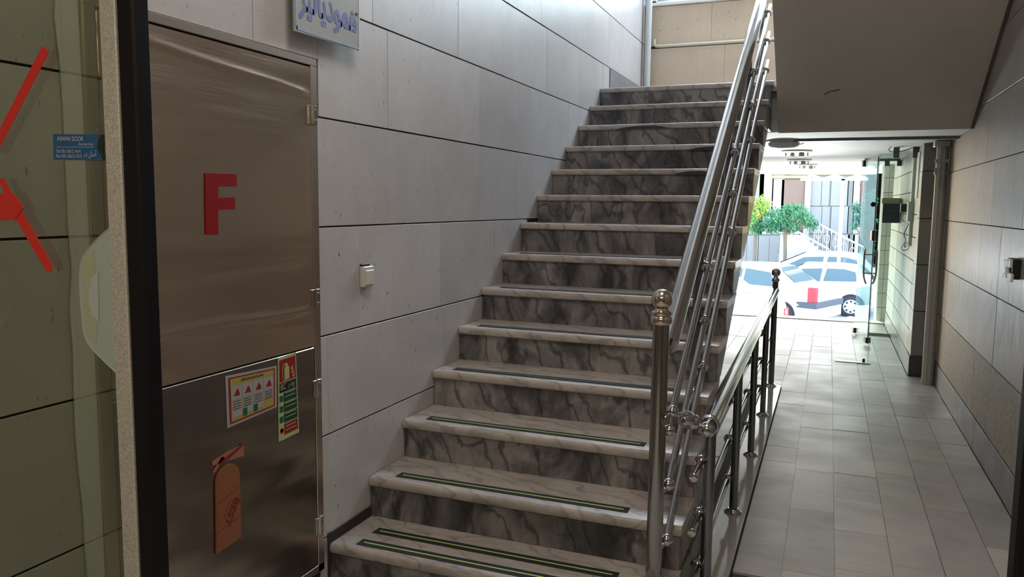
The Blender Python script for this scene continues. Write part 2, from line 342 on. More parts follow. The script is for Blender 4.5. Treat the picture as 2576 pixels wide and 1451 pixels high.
# floor
bm = B(); box(bm, -.2, -4.6, FZ-.12, 3.0, 8.55, FZ-.012)
FL = struct('floor', bm, mat('floor joint', (.10, .095, .085), .9))
cols = [1.42, 1.61, 1.81, 2.03, 2.225, 2.425, 2.60]
def frow(x0, x1, ystart, yend, seed, g=.0011):
    rnd = random.Random(seed); y = ystart
    while y < yend-.05:
        L = rnd.choice([.42, .42, .62, .62, .3]); y1 = min(y+L, yend)
        if yend-y1 < .12: y1 = yend
        h = FZ+rnd.uniform(-.0016, .0012); bm = B(); g2 = g if y < 4.4 else .0011; box(bm, x0+g2, y+g2, h-.011, x1-g2, y1-g2, h, .0007 if g2 > .001 else .0003)
        obj('floor_tile', bm, FLOORM, FL); y = y1
for i, (a, b) in enumerate(zip(cols, cols[1:])):
    ye = 8.5 if b < 2.43 else 5.2
    frow(a, b, [.74, .22, .32, -.28, -.48, .18][i], ye, 11+i, [.0003, .0003, .0005, .0012, .0016, .0016][i])
for i, (a, b) in enumerate(zip([0, .2, .4, .6, .8, 1.0, 1.2], [.2, .4, .6, .8, 1.0, 1.2, 1.42])):
    frow(a, b, 4.25-.18*(i % 3) if a > 1.1 else 1.2+.2*(i % 3), 8.5, 31+i)
bm = B(); box(bm, 0.0, -4.5, FZ-.012, 2.6, -.5, FZ, 0); obj('lobby_floor_slab', bm, FLOORM, FL)
bm = B(); box(bm, 0.0, -.5, FZ-.012, 1.415, .0, FZ-.0005, 0); obj('lobby_floor_slab', bm, FLOORM, FL)
bm = B(); box(bm, 1.42, -.5, FZ-.012, 2.6, .2, FZ-.003, 0); obj('lobby_floor_slab', bm, FLOORM, FL)
bm = B(); box(bm, 1.288, .0, FZ-.012, 1.42, 4.25, FZ+.018, .002); o = struct('trim_1', bm, CURBM)
bm = B(); box(bm, 1.42, .0, FZ-.012, 1.427, 4.257, FZ+.004); box(bm, 1.288, 4.25, FZ-.012, 1.427, 4.257, FZ+.004); obj('dark_joint', bm, GROUT, o)
# stone threshold of the street opening, and the sloping forecourt down to the street
bm = B(); box(bm, -.2, 8.5, FZ-.12, 2.9, 8.72, FZ+.012, .004); o = struct('trim_2', bm, FLOORM)

# back wall of the landing with the high window
bm = B(); box(bm, -.2, 5.212, 1.90, 2.9, 5.36, 3.19)
box(bm, -.2, 5.212, 3.19, .05, 5.36, 5.2); box(bm, 2.5, 5.212, 3.19, 2.9, 5.36, 5.2); box(bm, .05, 5.212, 4.6, 2.5, 5.36, 5.2)
WB = struct('wall_landing_back', bm, GROUT)
for (x0, x1, z0, z1) in [(0, .62, 2.80, 3.165), (.62, 1.42, 2.80, 3.165), (1.42, 2.6, 2.80, 3.165), (0, .748, 2.41, 2.78), (.748, 1.5, 2.41, 2.78), (1.5, 2.6, 2.41, 2.78), (0, 1.2, 2.21, 2.41), (1.2, 2.6, 2.21, 2.41)]:
    slab_y(WB, 'stone_slab', LIME_B, 5.2, x0, x1, z0, z1, .0015)
bm = B(); box(bm, 0, 5.16, 3.168, 2.6, 5.22, 3.195, .003); obj('window_sill', bm, WHITE, WB)
bm = B()
for a in (.05, .85, 1.65, 2.46): box(bm, a, 5.25, 3.19, a+.04, 5.30, 4.6)
box(bm, .05, 5.25, 3.19, 2.5, 5.30, 3.23); box(bm, .05, 5.25, 4.56, 2.5, 5.30, 4.6)
WN = struct('window_1', bm, WHITE)
bm = B(); box(bm, .08, 5.272, 3.22, 2.47, 5.278, 4.57); obj('window_pane', bm, GLASS, WN)
# lobby and upper enclosure
bm = B(); box(bm, -.2, -4.75, FZ-.2, 2.9, -4.6, 5.3); struct('wall_back', bm, DARKW)
bm = B(); box(bm, -.2, -4.6, 5.2, 2.9, 5.36, 5.3); struct('ceiling', bm, CEIL)
bm = B(); box(bm, 0, -4.6, 2.5, XR, -1.45, 2.6); struct('ceiling_lobby', bm, CEIL)
bm = B(); box(bm, 0, -1.48, 2.25, XR, -1.36, 5.2); struct('wall_front', bm, DARKW)
bm = B(); box(bm, -.2, 8.5, FZ-1.7, 0, 8.7, 5.2); box(bm, 2.52, 8.5, FZ-1.7, 5.5, 8.7, 6); box(bm, -6, 8.5, FZ-1.7, -.2, 8.7, 6); struct('wall_street', bm, TILE_W)
# ceiling of the passage, continuing as a canopy over the forecourt
bm = B(); box(bm, -.2, 3.84, 1.852, XR+.1, 5.2, 2.14); box(bm, -.2, 5.2, 1.852, 2.9, 8.5, 2.2); box(bm, -3, 8.5, 1.852, 6, 11.75, 2.2); struct('ceiling_passage', bm, CEIL)
bm = B(); box(bm, 1.30, 4.50, 1.832, XR, 4.60, 1.853, .002); struct('trim_3', bm, mat('grey ceiling channel', (.22, .22, .21), .5))
# dark joint strip where the upper flight meets the right wall
bm = B(); prism(bm, [(XR, 3.82, 1.846), (XR, 1.0, 1.846+.59*2.82), (XR, 1.0, 1.846+.59*2.82+.03), (XR, 3.82, 1.876)], (-.02, 0, 0)); struct('trim_4', bm, mat('brown joint strip', (.13, .11, .09), .7))

# ------------------------------------------------------------------ staircase
RS, TR, SW = .17, .28297, 1.284
ST = thing('staircase', 'grey veined marble staircase with rounded treads rising along the stone wall', 'staircase', (.64, 1.8, FZ))
def stp(name, bm, m, **k):
    o = obj(name, bm, m, **k); o.parent = ST; o.matrix_parent_inverse = Matrix.Translation((-.64, -1.8, -FZ)); return o
def nose_profile(y0, zt, t=.038, ov=.014, back=.30):
    r = t*.42; pts = [(y0+back, zt-t), (y0+back, zt)]
    for a in (90, 60, 30, 0): pts.append((y0+r-r*math.cos(math.radians(90-a))*1.0 if False else y0+r-r*math.sin(math.radians(90-a)), zt-r+r*math.cos(math.radians(90-a))))
    for a in (0, 35, 70): pts.append((y0+r*.6-r*.6*math.cos(math.radians(a)), zt-t+r*.6-r*.6*math.sin(math.radians(a))))
    pts.append((y0+r*.6, zt-t)); return pts
for k in range(14):
    y0, z0 = k*TR, k*RS
    pr = nose_profile(y0-.0, z0, back=.31 if k < 13 else 1.5)
    bm = B(); prism(bm, [(.003, y, z) for y, z in pr], ((SW+.004 if k < 13 else 1.30)-.003, 0, 0)); stp('tread', bm, TREAD, smooth=35)
    bm = B(); box(bm, .003, y0+.016, z0-RS, SW-.004, y0+.034, z0-.036, .001); stp('riser', bm, RISER)
# landing slab body
bm = B(); box(bm, 0, 3.72, 2.14, XR-.01, 5.19, 2.172); stp('landing_slab', bm, TREAD)
# side stones: one course per step
for k in range(14):
    zt, zb = k*RS-.004, (k-1)*RS+.0
    ya = k*TR+.035
    yb0, yb1 = (zb+.275)/.6, (zt+.275)/.6
    if k <= 1: yb0 = yb1 = 1.0+.05*k
    if k == 0: pts = [(ya-.03, -.17), (ya-.03, -.042), (1.0, -.042), (1.0, -.17)]
    elif k <= 3: pts = [(ya, zb), (ya, zt-.036), (ya+.30, zt-.036), (ya+.3, zt), (max(yb1, 1.15), zt), (max(yb0, 1.15), zb)]
    else: pts = [(ya, zb), (ya, zt-.036), (ya+.25, zt-.036), (ya+.25, zt), (yb1, zt), (yb0, zb)]
    if k == 13: pts = [(ya, zb), (ya, zt-.04), (4.2, zt-.04), (4.2, 1.855), (3.55, 1.855), (yb0, zb)]
    bm = B(); prism(bm, [(SW-.028, y, z+.002) for y, z in pts], (.026+random.uniform(-.002, .002), 0, 0)); stp('side_stone', bm, CHEEK)
bm = B(); prism(bm, [(.002, 1.0, FZ), (.002, 1.0, .30), (.002, 3.60, 1.85), (.002, 3.75, 1.85), (.002, 3.75, 2.14), (.002, 3.72, 2.03), (.002, .30, -.022), (.002, .06, -.10), (.002, .06, FZ)], (SW-.035, 0, 0)); stp('stair_body', bm, SOFFIT)
# chips broken out of the nosings
for k, cx, w, h in [(11, .47, .20, .022), (9, .93, .13, .022), (10, .99, .16, .024), (5, .97, .055, .022)]:
    y0, z0 = k*TR, k*RS; bm = B()
    prism(bm, [(cx-w, y0-.0008, z0-h*1.68), (cx-w*.62, y0-.0008, z0-h*1.05), (cx-w*.3, y0-.0008, z0-h*.78), (cx, y0-.0008, z0-h*.70), (cx+w*.35, y0-.0008, z0-h*.66), (cx+w*.6, y0-.0008, z0-h*.9), (cx+w*.8, y0-.0008, z0-h*1.3), (cx+w, y0-.0008, z0-h*1.7)], (0, .003, 0)); stp('nosing_chip', bm, CHIPM)
# anti slip strips
words = ['first step, near the front edge', 'second step', 'third step', 'fourth step', 'fifth step', 'sixth step', 'seventh step', 'eighth step', 'ninth step']
def strip(k, off, x0, x1, label, w=.052, line=YELG):
    y0 = k*TR+off; t = thing('anti_slip_strip', label, 'grip strip', ((x0+x1)/2, y0+w/2, k*RS), 0, None)
    cx, cyy, cz = (x0+x1)/2, y0+w/2, k*RS
    bm = B(); box(bm, x0-cx, -w/2, .0005, x1-cx, w/2, .0022, .0006); obj('grit_tape', bm, GRIT, t)
    bm = B(); box(bm, x0-cx+.02, -.0035, .002, x1-cx-.02, .0035, .0028); obj('centre_line', bm, line, t)
    return t
strip(0, .035, .10, 1.09, 'black grip strip with yellow-green line along the front edge of the lowest step')
strip(0, .150, .10, 1.09, 'black grip strip with yellow-green line further back on the lowest step')
strip(1, .052, .10, 1.08, 'black grip strip with yellow-green line on the second step')
strip(2, .052, .09, 1.075, 'black grip strip with pale line on the third step')
for k in range(3, 9): strip(k, .05, .085, 1.16, 'thin black grip strip with a worn grey line, %s from below' % ['fourth step', 'fifth step', 'sixth step', 'seventh step', 'eighth step', 'ninth step'][k-3], line=GREYL)

# ------------------------------------------------------------------ upper flight above the corridor
bm = B(); prism(bm, [(1.337, 3.84, 1.846), (1.337, .2, 1.846+.59*3.64), (1.337, .2, 2.25+.59*3.64), (1.337, 3.84, 2.25)], (XR-.002-1.337, 0, 0))
UF = tag(obj('upper_stair_flight', bm, SOFFIT), 'plain taupe plaster underside of the upper stair flight above the corridor', 'stair flight')
bm = B(); sweep(bm, curve([(1.646, 3.463, 2.066), (1.681, 3.436, 2.083), (1.705, 3.433, 2.084), (1.74, 3.424, 2.090)], 4), .0025, 5); obj('plaster_crack', bm, GROUT, UF)

# ------------------------------------------------------------------ railings
def ringclamp(parent, c, d, r):
    bm = B(); dd = Vector(d).normalized(); c = Vector(c)
    lathe(bm, [(r*1.05, -.010), (r*1.55, -.008), (r*1.75, 0), (r*1.55, .008), (r*1.05, .010)], c, dd, 16); return obj('ring_clamp', bm, CHROME, parent, smooth=50)
def flange(parent, x, y, z, r=.05):
    bm = B(); lathe(bm, [(r, 0), (r, .004), (r*.72, .012), (r*.62, .02), (r*.60, .022)], (x, y, z)); return obj('base_flange', bm, CHROME, parent, smooth=40)
def tp(name, bm, par, m=CHROME, s=45): return obj(name, bm, m, par, smooth=s)
SRL = thing('stair_railing', 'polished steel stair railing with ball-topped newel, thick handrail and three bars', 'railing', (0, 0, 0))
NX, NY = 1.216, .17
bm = B(); tube(bm, (NX, NY, .0), (NX, NY, .925), .0275, n=28); nw = tp('newel_post', bm, SRL, mat('grey steel newel', (.34, .33, .33), .14, 1))  # newel in a darker grey steel than the handrail
bm = B(); lathe(bm, [(.0275, .0), (.035, .006), (.037, .018), (.035, .028), (.030, .032), (.034, .037), (.034, .044), (.022, .052), (.020, .062)], (NX, NY, .905)); tp('newel_collar', bm, nw, BRASSY)
bm = B(); ball(bm, (NX, NY, .990), .0355, 28); tp('newel_ball', bm, nw, BRASSY, 180)
flange(nw, NX, NY, .0, .048)
bx = 1.252
hr0, hr1 = Vector((NX, .30, .815)), Vector((NX, 3.62, 2.865))
bm = B(); tube(bm, hr0, hr1, .036, n=28); h = tp('handrail', bm, SRL)
bm = B(); tube(bm, (NX, NY+.02, .70), (NX, .325, .805), .010); tube(bm, (NX, .31, .79), (NX, .315, .84), .012); tp('handrail_bracket', bm, SRL)
sp_ = [(.94, 3), (1.80, 6), (2.66, 9), (3.52, 12)]
bars = [((bx, .225, .600), (bx, 3.66, 2.735)), ((bx, .20, .350), (bx, 3.66, 2.545)), ((bx, .20, .152), (bx, 3.66, 2.345))]
for a, b in bars:
    bm = B(); tube(bm, a, b, .0125, n=16); bo = tp('bar', bm, SRL)
    bm = B(); ball(bm, a, .0225, 18); tp('bar_end_ball', bm, bo, CHROME, 180)
    d = Vector(b)-Vector(a)
    for y, k in sp_:
        t = (y-a[1])/(b[1]-a[1]); ringclamp(bo, Vector(a)+d*t, d, .0145)
for y, k in sp_:
    ztop = .815+(y-.30)/3.32*2.05-.03; bm = B(); tube(bm, (NX, y+.01, k*RS), (NX, y+.01, ztop), .0200, n=20); po = tp('post', bm, SRL, POSTM)
    flange(po, NX, y+.01, k*RS, .036)
    for a, b in bars:
        t = (y-a[1])/(b[1]-a[1]); z = a[2]+t*(b[2]-a[2]); bm = B(); tube(bm, (NX, y+.01, z), (bx, y, z), .006, n=10); tp('bracket_stub', bm, po)
for a, b in bars:
    bm = B(); tube(bm, (NX+.02, NY, a[2]-.02), (a[0], a[1], a[2]), .008, n=10); tp('newel_stub', bm, nw)
bm = B(); ball(bm, (1.250, .195, .542), .0205, 18); tube(bm, (NX+.02, NY, .542), (1.25, .195, .542), .009, n=10); tube(bm, (1.250, .195, .545), (1.252, .215, .595), .008, n=10); tp('ball_finial', bm, nw, CHROME, 60)
bm = B(); bm2 = lathe(bm, [(.002, -.012), (.016, -.010), (.030, 0), (.016, .003), (.002, .004)], (NX+.026, NY, .59), (1, 0, 0), 20); tp('newel_plate', bm, nw)

CRL = thing('corridor_railing', 'low polished steel railing with level bars beside the corridor floor', 'railing', (0, 0, 0))
RX = 1.360
ra, rb = Vector((RX, .345, .530)), Vector((1.347, 4.18, .628))
bm = B(); tube(bm, ra, rb, .031, n=28); hrl = tp('handrail', bm, CRL)
bm = B(); ball(bm, (RX-.002, .325, .522), .0300, 24); tp('handrail_end_ball', bm, hrl, CHROME, 180)
bm = B(); d = (rb-ra).normalized(); lathe(bm, [(.0325, 0), (.0345, .004), (.0325, .01), (.0325, .026), (.0345, .030), (.0325, .035)], ra, d, 28); tp('handrail_collar', bm, hrl)
# link between newel and corridor handrail
p0, p1 = Vector((1.252, .225, .600)), Vector((RX-.002, .325, .522)); d = (p1-p0); L = d.length
bm = B(); lathe(bm, [(.009, .0), (.009, L*.20), (.014, L*.22), (.014, L*.25), (.027, L*.30), (.029, L*.36), (.029, L*.47), (.026, L*.49), (.026, L*.51), (.029, L*.53), (.029, L*.62), (.022, L*.68), (.014, L*.71), (.009, L*.74), (.009, L)], p0, d, 24)
tp('link_coupling', bm, CRL)
BXR = 1.333
cps = [.395, 1.332, 2.271, 3.234, 4.205]
cpx = [1.362, 1.362, 1.358, 1.352, 1.344]
zc = FZ+.018
for i, (y, x) in enumerate(zip(cps, cpx)):
    if i < 4:
        zt = ra.z+(y-ra.y)/(rb.y-ra.y)*(rb.z-ra.z)-.02
        bm = B(); tube(bm, (x, y, zc), (x, y, zt), .0190 if i else .0205, n=24); po = tp('post', bm, CRL, POSTM)
        flange(po, x, y, zc, .042)
    else:
        bm = B(); tube(bm, (x, y, zc), (x, y, .725), .0225, n=24); po = tp('end_post', bm, CRL, POSTM)
        flange(po, x, y, zc, .046)
        bm = B(); lathe(bm, [(.0225, 0), (.030, .008), (.031, .02), (.022, .032), (.016, .040), (.016, .046)], (x, y, .70)); tp('post_collar', bm, po)
        bm = B(); ball(bm, (x, y, .775), .036, 24); tp('post_ball', bm, po, CHROME, 180)
for z0 in (.392, .197, .002):
    a, b = (BXR, .215, z0-.012), (BXR-.012, 4.19, z0+.055)
    bm = B(); tube(bm, a, b, .0125, n=16); bo = tp('bar', bm, CRL)
    bm = B(); lathe(bm, [(.0125, -.002), (.0155, .0), (.0155, .012), (.0125, .014)], a, Vector(b)-Vector(a), 16); tp('bar_end_cap', bm, bo)
    for y in cps[:4]:
        t = (y-a[1])/(b[1]-a[1]); c = Vector(a)+(Vector(b)-Vector(a))*t; ringclamp(bo, c, Vector(b)-Vector(a), .0145)
        bm = B(); tube(bm, c, (1.358, y, c.z), .006, n=10); tp('bracket_stub', bm, bo)

# ------------------------------------------------------------------ steel hose cabinet in the left wall
CB = thing('steel_cabinet_door', 'tall brushed stainless steel cabinet door set flush in the stone wall', 'cabinet', (0, -.52, -.06))
CB.location = (0, 0, 0)
bm = B()
x0, x1 = -.03, .016
for (ya, yb, za, zb) in [(-.993, -.049, 1.774, 1.80), (-.993, -.956, -.075, 1.775), (-.086, -.049, -.075, 1.775), (-.993, -.049, -.075, -.045)]: box(bm, x0, ya, za, x1, yb, zb, .002)
obj('door_frame', bm, FRAME_ST, CB)
bm = B(); box(bm, -.04, -.99, -.07, -.02, -.05, 1.79); obj('cabinet_back', bm, GROUT, CB)
def door(nm, za, zb):
    bm = B(); box(bm, -.012, -.954, za, .0165, -.090, zb, .003); return obj(nm, bm, STEEL, CB)
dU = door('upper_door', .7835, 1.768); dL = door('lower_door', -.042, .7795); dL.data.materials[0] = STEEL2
for z in (1.604, .957, .626, .108):
    bm = B(); box(bm, .0165, -.104, z-.032, .022, -.089, z+.032, .001); box(bm, .0165, -.083, z-.032, .022, -.060, z+.032, .001); tube(bm, (.024, -.086, z-.032), (.024, -.086, z+.032), .006, n=12)
    h = obj('hinge', bm, HINGE, CB)
    for dz in (-.018, .018): bm = B(); ball(bm, (.023, -.071, z+dz), .004, 8); obj('rivet', bm, HINGE, h)
# dented sheet of the upper door: two shallow ripples pressed into the steel
bm = B(); NYg, NZg = 36, 170; gv_ = []
for i in range(NYg+1):
    row = []; y = -.953+(.862)*i/NYg
    for j in range(NZg+1):
        z = .785+.982*j/NZg; q = (y+.95)/.86
        za = .915+.012*math.sin(q*5.2)+.018*q; zb_ = 1.735-.015*math.sin(q*4)-.075*q*q
        e = min(1, (z-.785)/.02, (1.767-z)/.02, i/2, (NYg-i)/2)
        d = .0034*math.exp(-((z-za)/.013)**2)+.0030*math.exp(-((z-zb_)/.011)**2)+.0012*math.sin(z*21+q*3)*math.exp(-((z-1.02)/.10)**2)
        row.append(bm.verts.new((.0167+max(0, e)*(max(d, 0)+.0002), y, z)))
    gv_.append(row)
for A, D in zip(gv_, gv_[1:]):
    for j in range(NZg): bm.faces.new((A[j], D[j], D[j+1], A[j+1]))
o = obj('sheet_skin', bm, STEEL, CB); [setattr(p_, 'use_smooth', True) for p_ in o.data.polygons]
# mortar strip left of the frame
bm = B(); pts = []
for i in range(24): pts.append((.001, -1.052+random.uniform(-.008, .008), -.17+i*.1))
for i in range(24)[::-1]: pts.append((.001, -.994+random.uniform(0, .001), -.17+i*.1))
prism(bm, pts, (.004, 0, 0)); obj('mortar_band', bm, MORTAR, WL)
# red letter F
bm = B(); prism(bm, [(.0172, y, z) for y, z in [(-.607, 1.381), (-.475, 1.383), (-.476, 1.346), (-.555, 1.344), (-.557, 1.31), (-.485, 1.312), (-.486, 1.276), (-.558, 1.275), (-.561, 1.2), (-.612, 1.202)]], (.003, 0, 0))
tag(obj('letter_sign', bm, REDF), 'red capital letter F fixed on the steel cabinet door', 'sign')
# instruction sheet
XD = .0175
IS = thing('instruction_sheet', 'yellow and red bordered pictogram instruction sheet taped to the lower steel door', 'notice', (0, 0, 0))
Q = [(XD, -.545, .600), (XD, -.308, .611), (XD, -.304, .752), (XD, -.547, .765)]
def qpt(s, t, dx=0):
    a = Vector(Q[0])*(1-s)+Vector(Q[1])*s; b = Vector(Q[3])*(1-s)+Vector(Q[2])*s; r = a*(1-t)+b*t; r.x += dx; return r
def qrect(nm, s0, t0, s1, t1, m, dx, par): bm = B(); prism(bm, [qpt(s0, t0, dx), qpt(s1, t0, dx), qpt(s1, t1, dx), qpt(s0, t1, dx)], (.0004, 0, 0)); return obj(nm, bm, m, par)
qrect('laminate', 0, 0, 1, 1, PAPER, 0, IS); qrect('red_border', .05, .05, .96, .95, FIRER, .0006, IS); qrect('yellow_panel', .08, .085, .93, .92, YEL, .0012, IS)
for i in range(4):
    c = .09+i*.21
    qrect('picture_cell', c, .50, c+.195, .78, PAPER, .0018, IS)
    qrect('text_cell', c, .30 if i == 3 else .15, c+.195, .49, PAPER, .0018, IS)
    bm = B(); z = qpt(c+.1, .64, .0026)
    prism(bm, [z+Vector((0, -.014, -.010)), z+Vector((0, .014, -.012)), z+Vector((0, .010, .002)), z+Vector((0, .002, .012)), z+Vector((0, -.006, 0))], (.0003, 0, 0)); obj('pictogram', bm, FIRER, IS)
    for j in range(4): qrect('print_line', c+.02, .455-j*.05, c+.17, .468-j*.05, INK, .0026, IS)
for i in (1, 2): qrect('green_cell', .09+i*.21, .12, .09+i*.21+.08, .27, FIREG, .0026, IS)
pts = [qpt(.28+.44*i/30, .865+.018*math.sin(i*2.3)+.01*math.sin(i*5.1), .0022) for i in range(31)]
bm = B(); sweep(bm, pts, .0016, 5); obj('heading', bm, INK, IS)
# extinguisher label
EL = thing('extinguisher_label', 'narrow red and green fire extinguisher label on the lower steel door', 'notice', (0, 0, 0))
Q = [(XD, -.302, .487), (XD, -.190, .492), (XD, -.200, .780), (XD, -.297, .776)]
qrect('backing', 0, 0, 1, 1, FIREL, 0, EL); qrect('red_panel', .07, .70, .95, .965, FIRER, .0006, EL); qrect('code_panel', .07, .575, .95, .685, NAVY, .0006, EL)
for i in range(3): qrect('green_panel', .27, .20+.125*i, .95, .313+.125*i, GREENP, .0006, EL); qrect('green_icon', .06, .215+.125*i, .24, .29+.125*i, FIREG, .0006, EL)
for i in range(4):
    for j in range(2): qrect('print_line', .34, .10+.125*i+j*.045+(.03 if i else -.0), .86, .108+.125*i+j*.045+(.03 if i else 0), FIREL, .0013, EL)
qrect('warning_panel', .27, .055, .95, .185, FIRER, .0006, EL)
c = qpt(.45, .81, .0014)
bm = B(); prism(bm, [c+Vector((0, y, z)) for y, z in [(-.012, -.030), (.014, -.026), (.014, .012), (.006, .022), (.006, .028), (-.006, .027), (-.006, .020), (-.012, .010)]], (.0003, 0, 0)); obj('extinguisher_icon', bm, FIREL, EL)
bm = B(); sweep(bm, curve([c+Vector((.0005, y, z)) for y, z in [(0, .028), (-.014, .026), (-.022, .010), (-.022, -.015), (-.015, -.036)]], 5), .0012, 5); obj('hose_icon', bm, FIREL, EL)
bm = B()
for k in range(3): prism(bm, [c+Vector((0, y+.004*k, z-.013*k)) for y, z in [(.020, .012), (.026, .006), (.034, .018), (.033, .004), (.027, -.002)]], (.0003, 0, 0))
obj('flame_icon', bm, FIREL, EL)
bm = B(); cc = qpt(.15, .12, .0014); lathe(bm, [(.009, 0), (.009, .0004), (.0065, .0004), (.0065, 0)], cc, (1, 0, 0), 16); obj('ban_icon', bm, DKRED, EL)
o_ = qpt(.12, .605, .0012); text('lettering', 'BC', FIREL, o_, (0, 1, .05), (0, 0, 1), .030, EL, width=.028)
o_ = qpt(.50, .62, .0012); text('lettering', '\ufead\ufea9\ufeee\ufb58', FIREL, o_, (0, 1, .05), (0, 0, 1), .03, EL, width=.036)
# wooden tag
TG = thing('wooden_tag', 'orange-brown rounded wooden tag reading BEST stuck low on the steel door', 'tag', (0, 0, 0))
pts = [(-.612, .222), (-.500, .232), (-.5, .44)]+[(-.553+.053*math.cos(math.radians(a)), .44+.048*math.sin(math.radians(a))) for a in range(15, 170, 15)]+[(-.606, .43)]
bm = B(); prism(bm, [(XD, y, z) for y, z in pts], (.005, 0, 0)); obj('board', bm, TAGM, TG)
for za, zb in [(.375, .40), (.285, .305)]:
    bm = B(); prism(bm, [(XD+.0052, -.607, za), (XD+.0052, -.501, zb), (XD+.0052, -.501, zb+.001), (XD+.0052, -.607, za+.001)], (.0003, 0, 0)); obj('pencil_line', bm, DKRED, TG)
text('lettering', 'BEST', DKRED, (XD+.0052, -.524, .372), (0, -.575, -.82), (0, .82, -.575), .036, TG, width=.086, bold=.015)
for j in range(2):
    bm = B(); a = Vector((XD+.0054, -.532-.011*j, .366+.006*j)); sweep(bm, [a, a+Vector((0, -.033, -.048))], .0006, 4); obj('small_print', bm, DKRED, TG)
for pts, m in [([(-.617, .515), (-.615, .502), (-.476, .492), (-.475, .531), (-.55, .527)], TAGP), ([(-.615, .482), (-.605, .478), (-.560, .512), (-.575, .518)], TAGP), ([(-.59, .500), (-.575, .497), (-.478, .530), (-.48, .535)], DKRED)]:
    bm = B(); prism(bm, [(XD+(.0032 if m is DKRED else .0005), y, z) for y, z in pts], (.002, 0, 0)); obj('tape_strip', bm, m, TG)

# ------------------------------------------------------------------ hanging sign
SG = thing('wall_sign', 'pale acrylic wall sign with blue Persian lettering above the steel door', 'sign', (0, 0, 0))
SX = .034
pts = [(-.203, 1.865), (.186, 1.872), (.186, 2.22), (-.203, 2.22)]
bm = B(); prism(bm, [(SX, y, z) for y, z in pts], (.008, 0, 0)); obj('board', bm, SIGNG, SG)
bm = B(); box(bm, SX-.001, .183, 1.87, SX+.0095, .187, 2.22); obj('edge_strip', bm, WHITE, SG)
for a, b in [((-.195, 1.872), (.178, 1.886)), ]:
    bm = B(); box(bm, SX+.0085, -.196, 1.872, SX+.009, .180, 1.884); box(bm, SX+.0085, -.198, 1.872, SX+.009, -.190, 2.2); obj('margin_line', bm, SIGNE, SG)
text('lettering', '\ufeb0\ufbff\ufedf\ufe8e\ufbfe\ufea9\ufeee\ufee4\ufeeb', SIGNB, (SX+.0088, -.182, 1.945), (0, 1, -.03), (0, 0, 1), .135, SG, width=.352, bold=.028)
bm = B(); tube(bm, (0, .168, 2.0), (SX+.012, .168, 2.0), .006, n=12); obj('standoff_screw', bm, DARKPL, SG)
bm = B(); tube(bm, (0, -.18, 2.17), (SX+.001, -.18, 2.17), .006, n=12); obj('standoff_screw', bm, DARKPL, SG)

# ------------------------------------------------------------------ wall switch, right wall socket
SWI = thing('wall_switch', 'white wall switch loose from its black box on the stone wall beside the stairs', 'switch', (0, 0, 0))
bm = B(); box(bm, 0, .232, .965, .022, .305, 1.048, .004); obj('switch_plate', bm, PALEW, SWI)
bm = B(); box(bm, .020, .243, .973, .028, .300, 1.033, .003); obj('rocker', bm, PALEW, SWI)
bm = B(); box(bm, 0, .236, 1.046, .012, .292, 1.057, .001); obj('back_box', bm, DARKPL, SWI)
RSO = thing('broken_socket', 'broken white electrical socket hanging on the right-hand stone wall', 'socket', (0, 0, 0))
bm = B(); box(bm, XR-.035, 2.09, .955, XR, 2.235, 1.055, .004); obj('socket_box', bm, DARKPL, RSO)
for (ya, yb, za, zb) in [(2.245, 2.15, 1.01, 1.045), (2.14, 2.09, 1.012, 1.05), (2.25, 2.17, .957, .975), (2.14, 2.05, .945, .985), (2.21, 2.19, .975, 1.01), (2.165, 2.15, .975, 1.01)]:
    bm = B(); box(bm, XR-.048, min(ya, yb), za, XR-.036, max(ya, yb), zb, .002); obj('plastic_fragment', bm, WHITE, RSO)

# ------------------------------------------------------------------ automatic glass door (left leaf closed back, right leaf edge)
YD = -1.40
DL = thing('sliding_glass_door', 'left automatic glass door leaf with grey sanded frame and black rubber seal', 'door', (0, 0, 0))
bm = B(); box(bm, .596, YD-.018, FZ, .634, YD+.018, 2.24, .004); obj('rubber_seal', bm, BLACK, DL)
bm = B(); box(bm, .560, YD-.020, FZ, .596, YD+.018, 2.24, .002); obj('door_stile', bm, ALU, DL)
bm = B(); box(bm, .01, YD-.005, FZ+.01, .552, YD+.005, 2.24); obj('glass_pane', bm, GLASS_L, DL)
def pf(u, v, y=YD-.0065): return at(u, v, 1, y)
HP = [(296, 558), (262, 585), (236, 610), (216, 634), (205, 655), (201, 690), (202, 740), (206, 790), (210, 830), (221, 862), (240, 886), (268, 914), (304, 948)]
bm = B(); prism(bm, [pf(u, v, YD-.018) for u, v in HP], (0, .012, 0)); PL = obj('handle_recess', bm, FROST, DL)
HPi = [(284, 600), (255, 626), (232, 642), (214, 652), (208, 690), (210, 740), (213, 790), (219, 838), (235, 862), (250, 868), (240, 800), (228, 750), (236, 690)]
bm = B(); prism(bm, [pf(u, v, YD-.0188) for u, v in [(236, 634), (212, 652), (208, 690), (210, 760), (217, 838), (242, 862), (245, 800), (240, 700)]], (0, .0006, 0)); obj('recess_rim', bm, FROST3, PL)
bm = B(); prism(bm, [pf(u, v, YD-.0196) for u, v in [(246, 680), (230, 700), (223, 730), (224, 765), (232, 795), (248, 812)]], (0, .0006, 0)); obj('recess_pocket', bm, FROST2, PL)
bm = B(); sweep(bm, curve([pf(u, v, YD-.018) for u, v in HP[:]], 3), .0012, 6); obj('recess_edge', bm, mat('pale plastic edge', (.38, .42, .38), .4), PL)
DR = thing('sliding_glass_door', 'black-edged right automatic glass door leaf at the right picture edge', 'door', (0, 0, 0))
bm = B(); box(bm, 1.934, YD-.018, FZ, 1.975, YD+.018, 2.24, .004); obj('rubber_seal', bm, BLACK, DR)
bm = B(); box(bm, 1.975, YD-.02, FZ, 2.02, YD+.018, 2.24, .002); obj('door_stile', bm, ALU, DR)
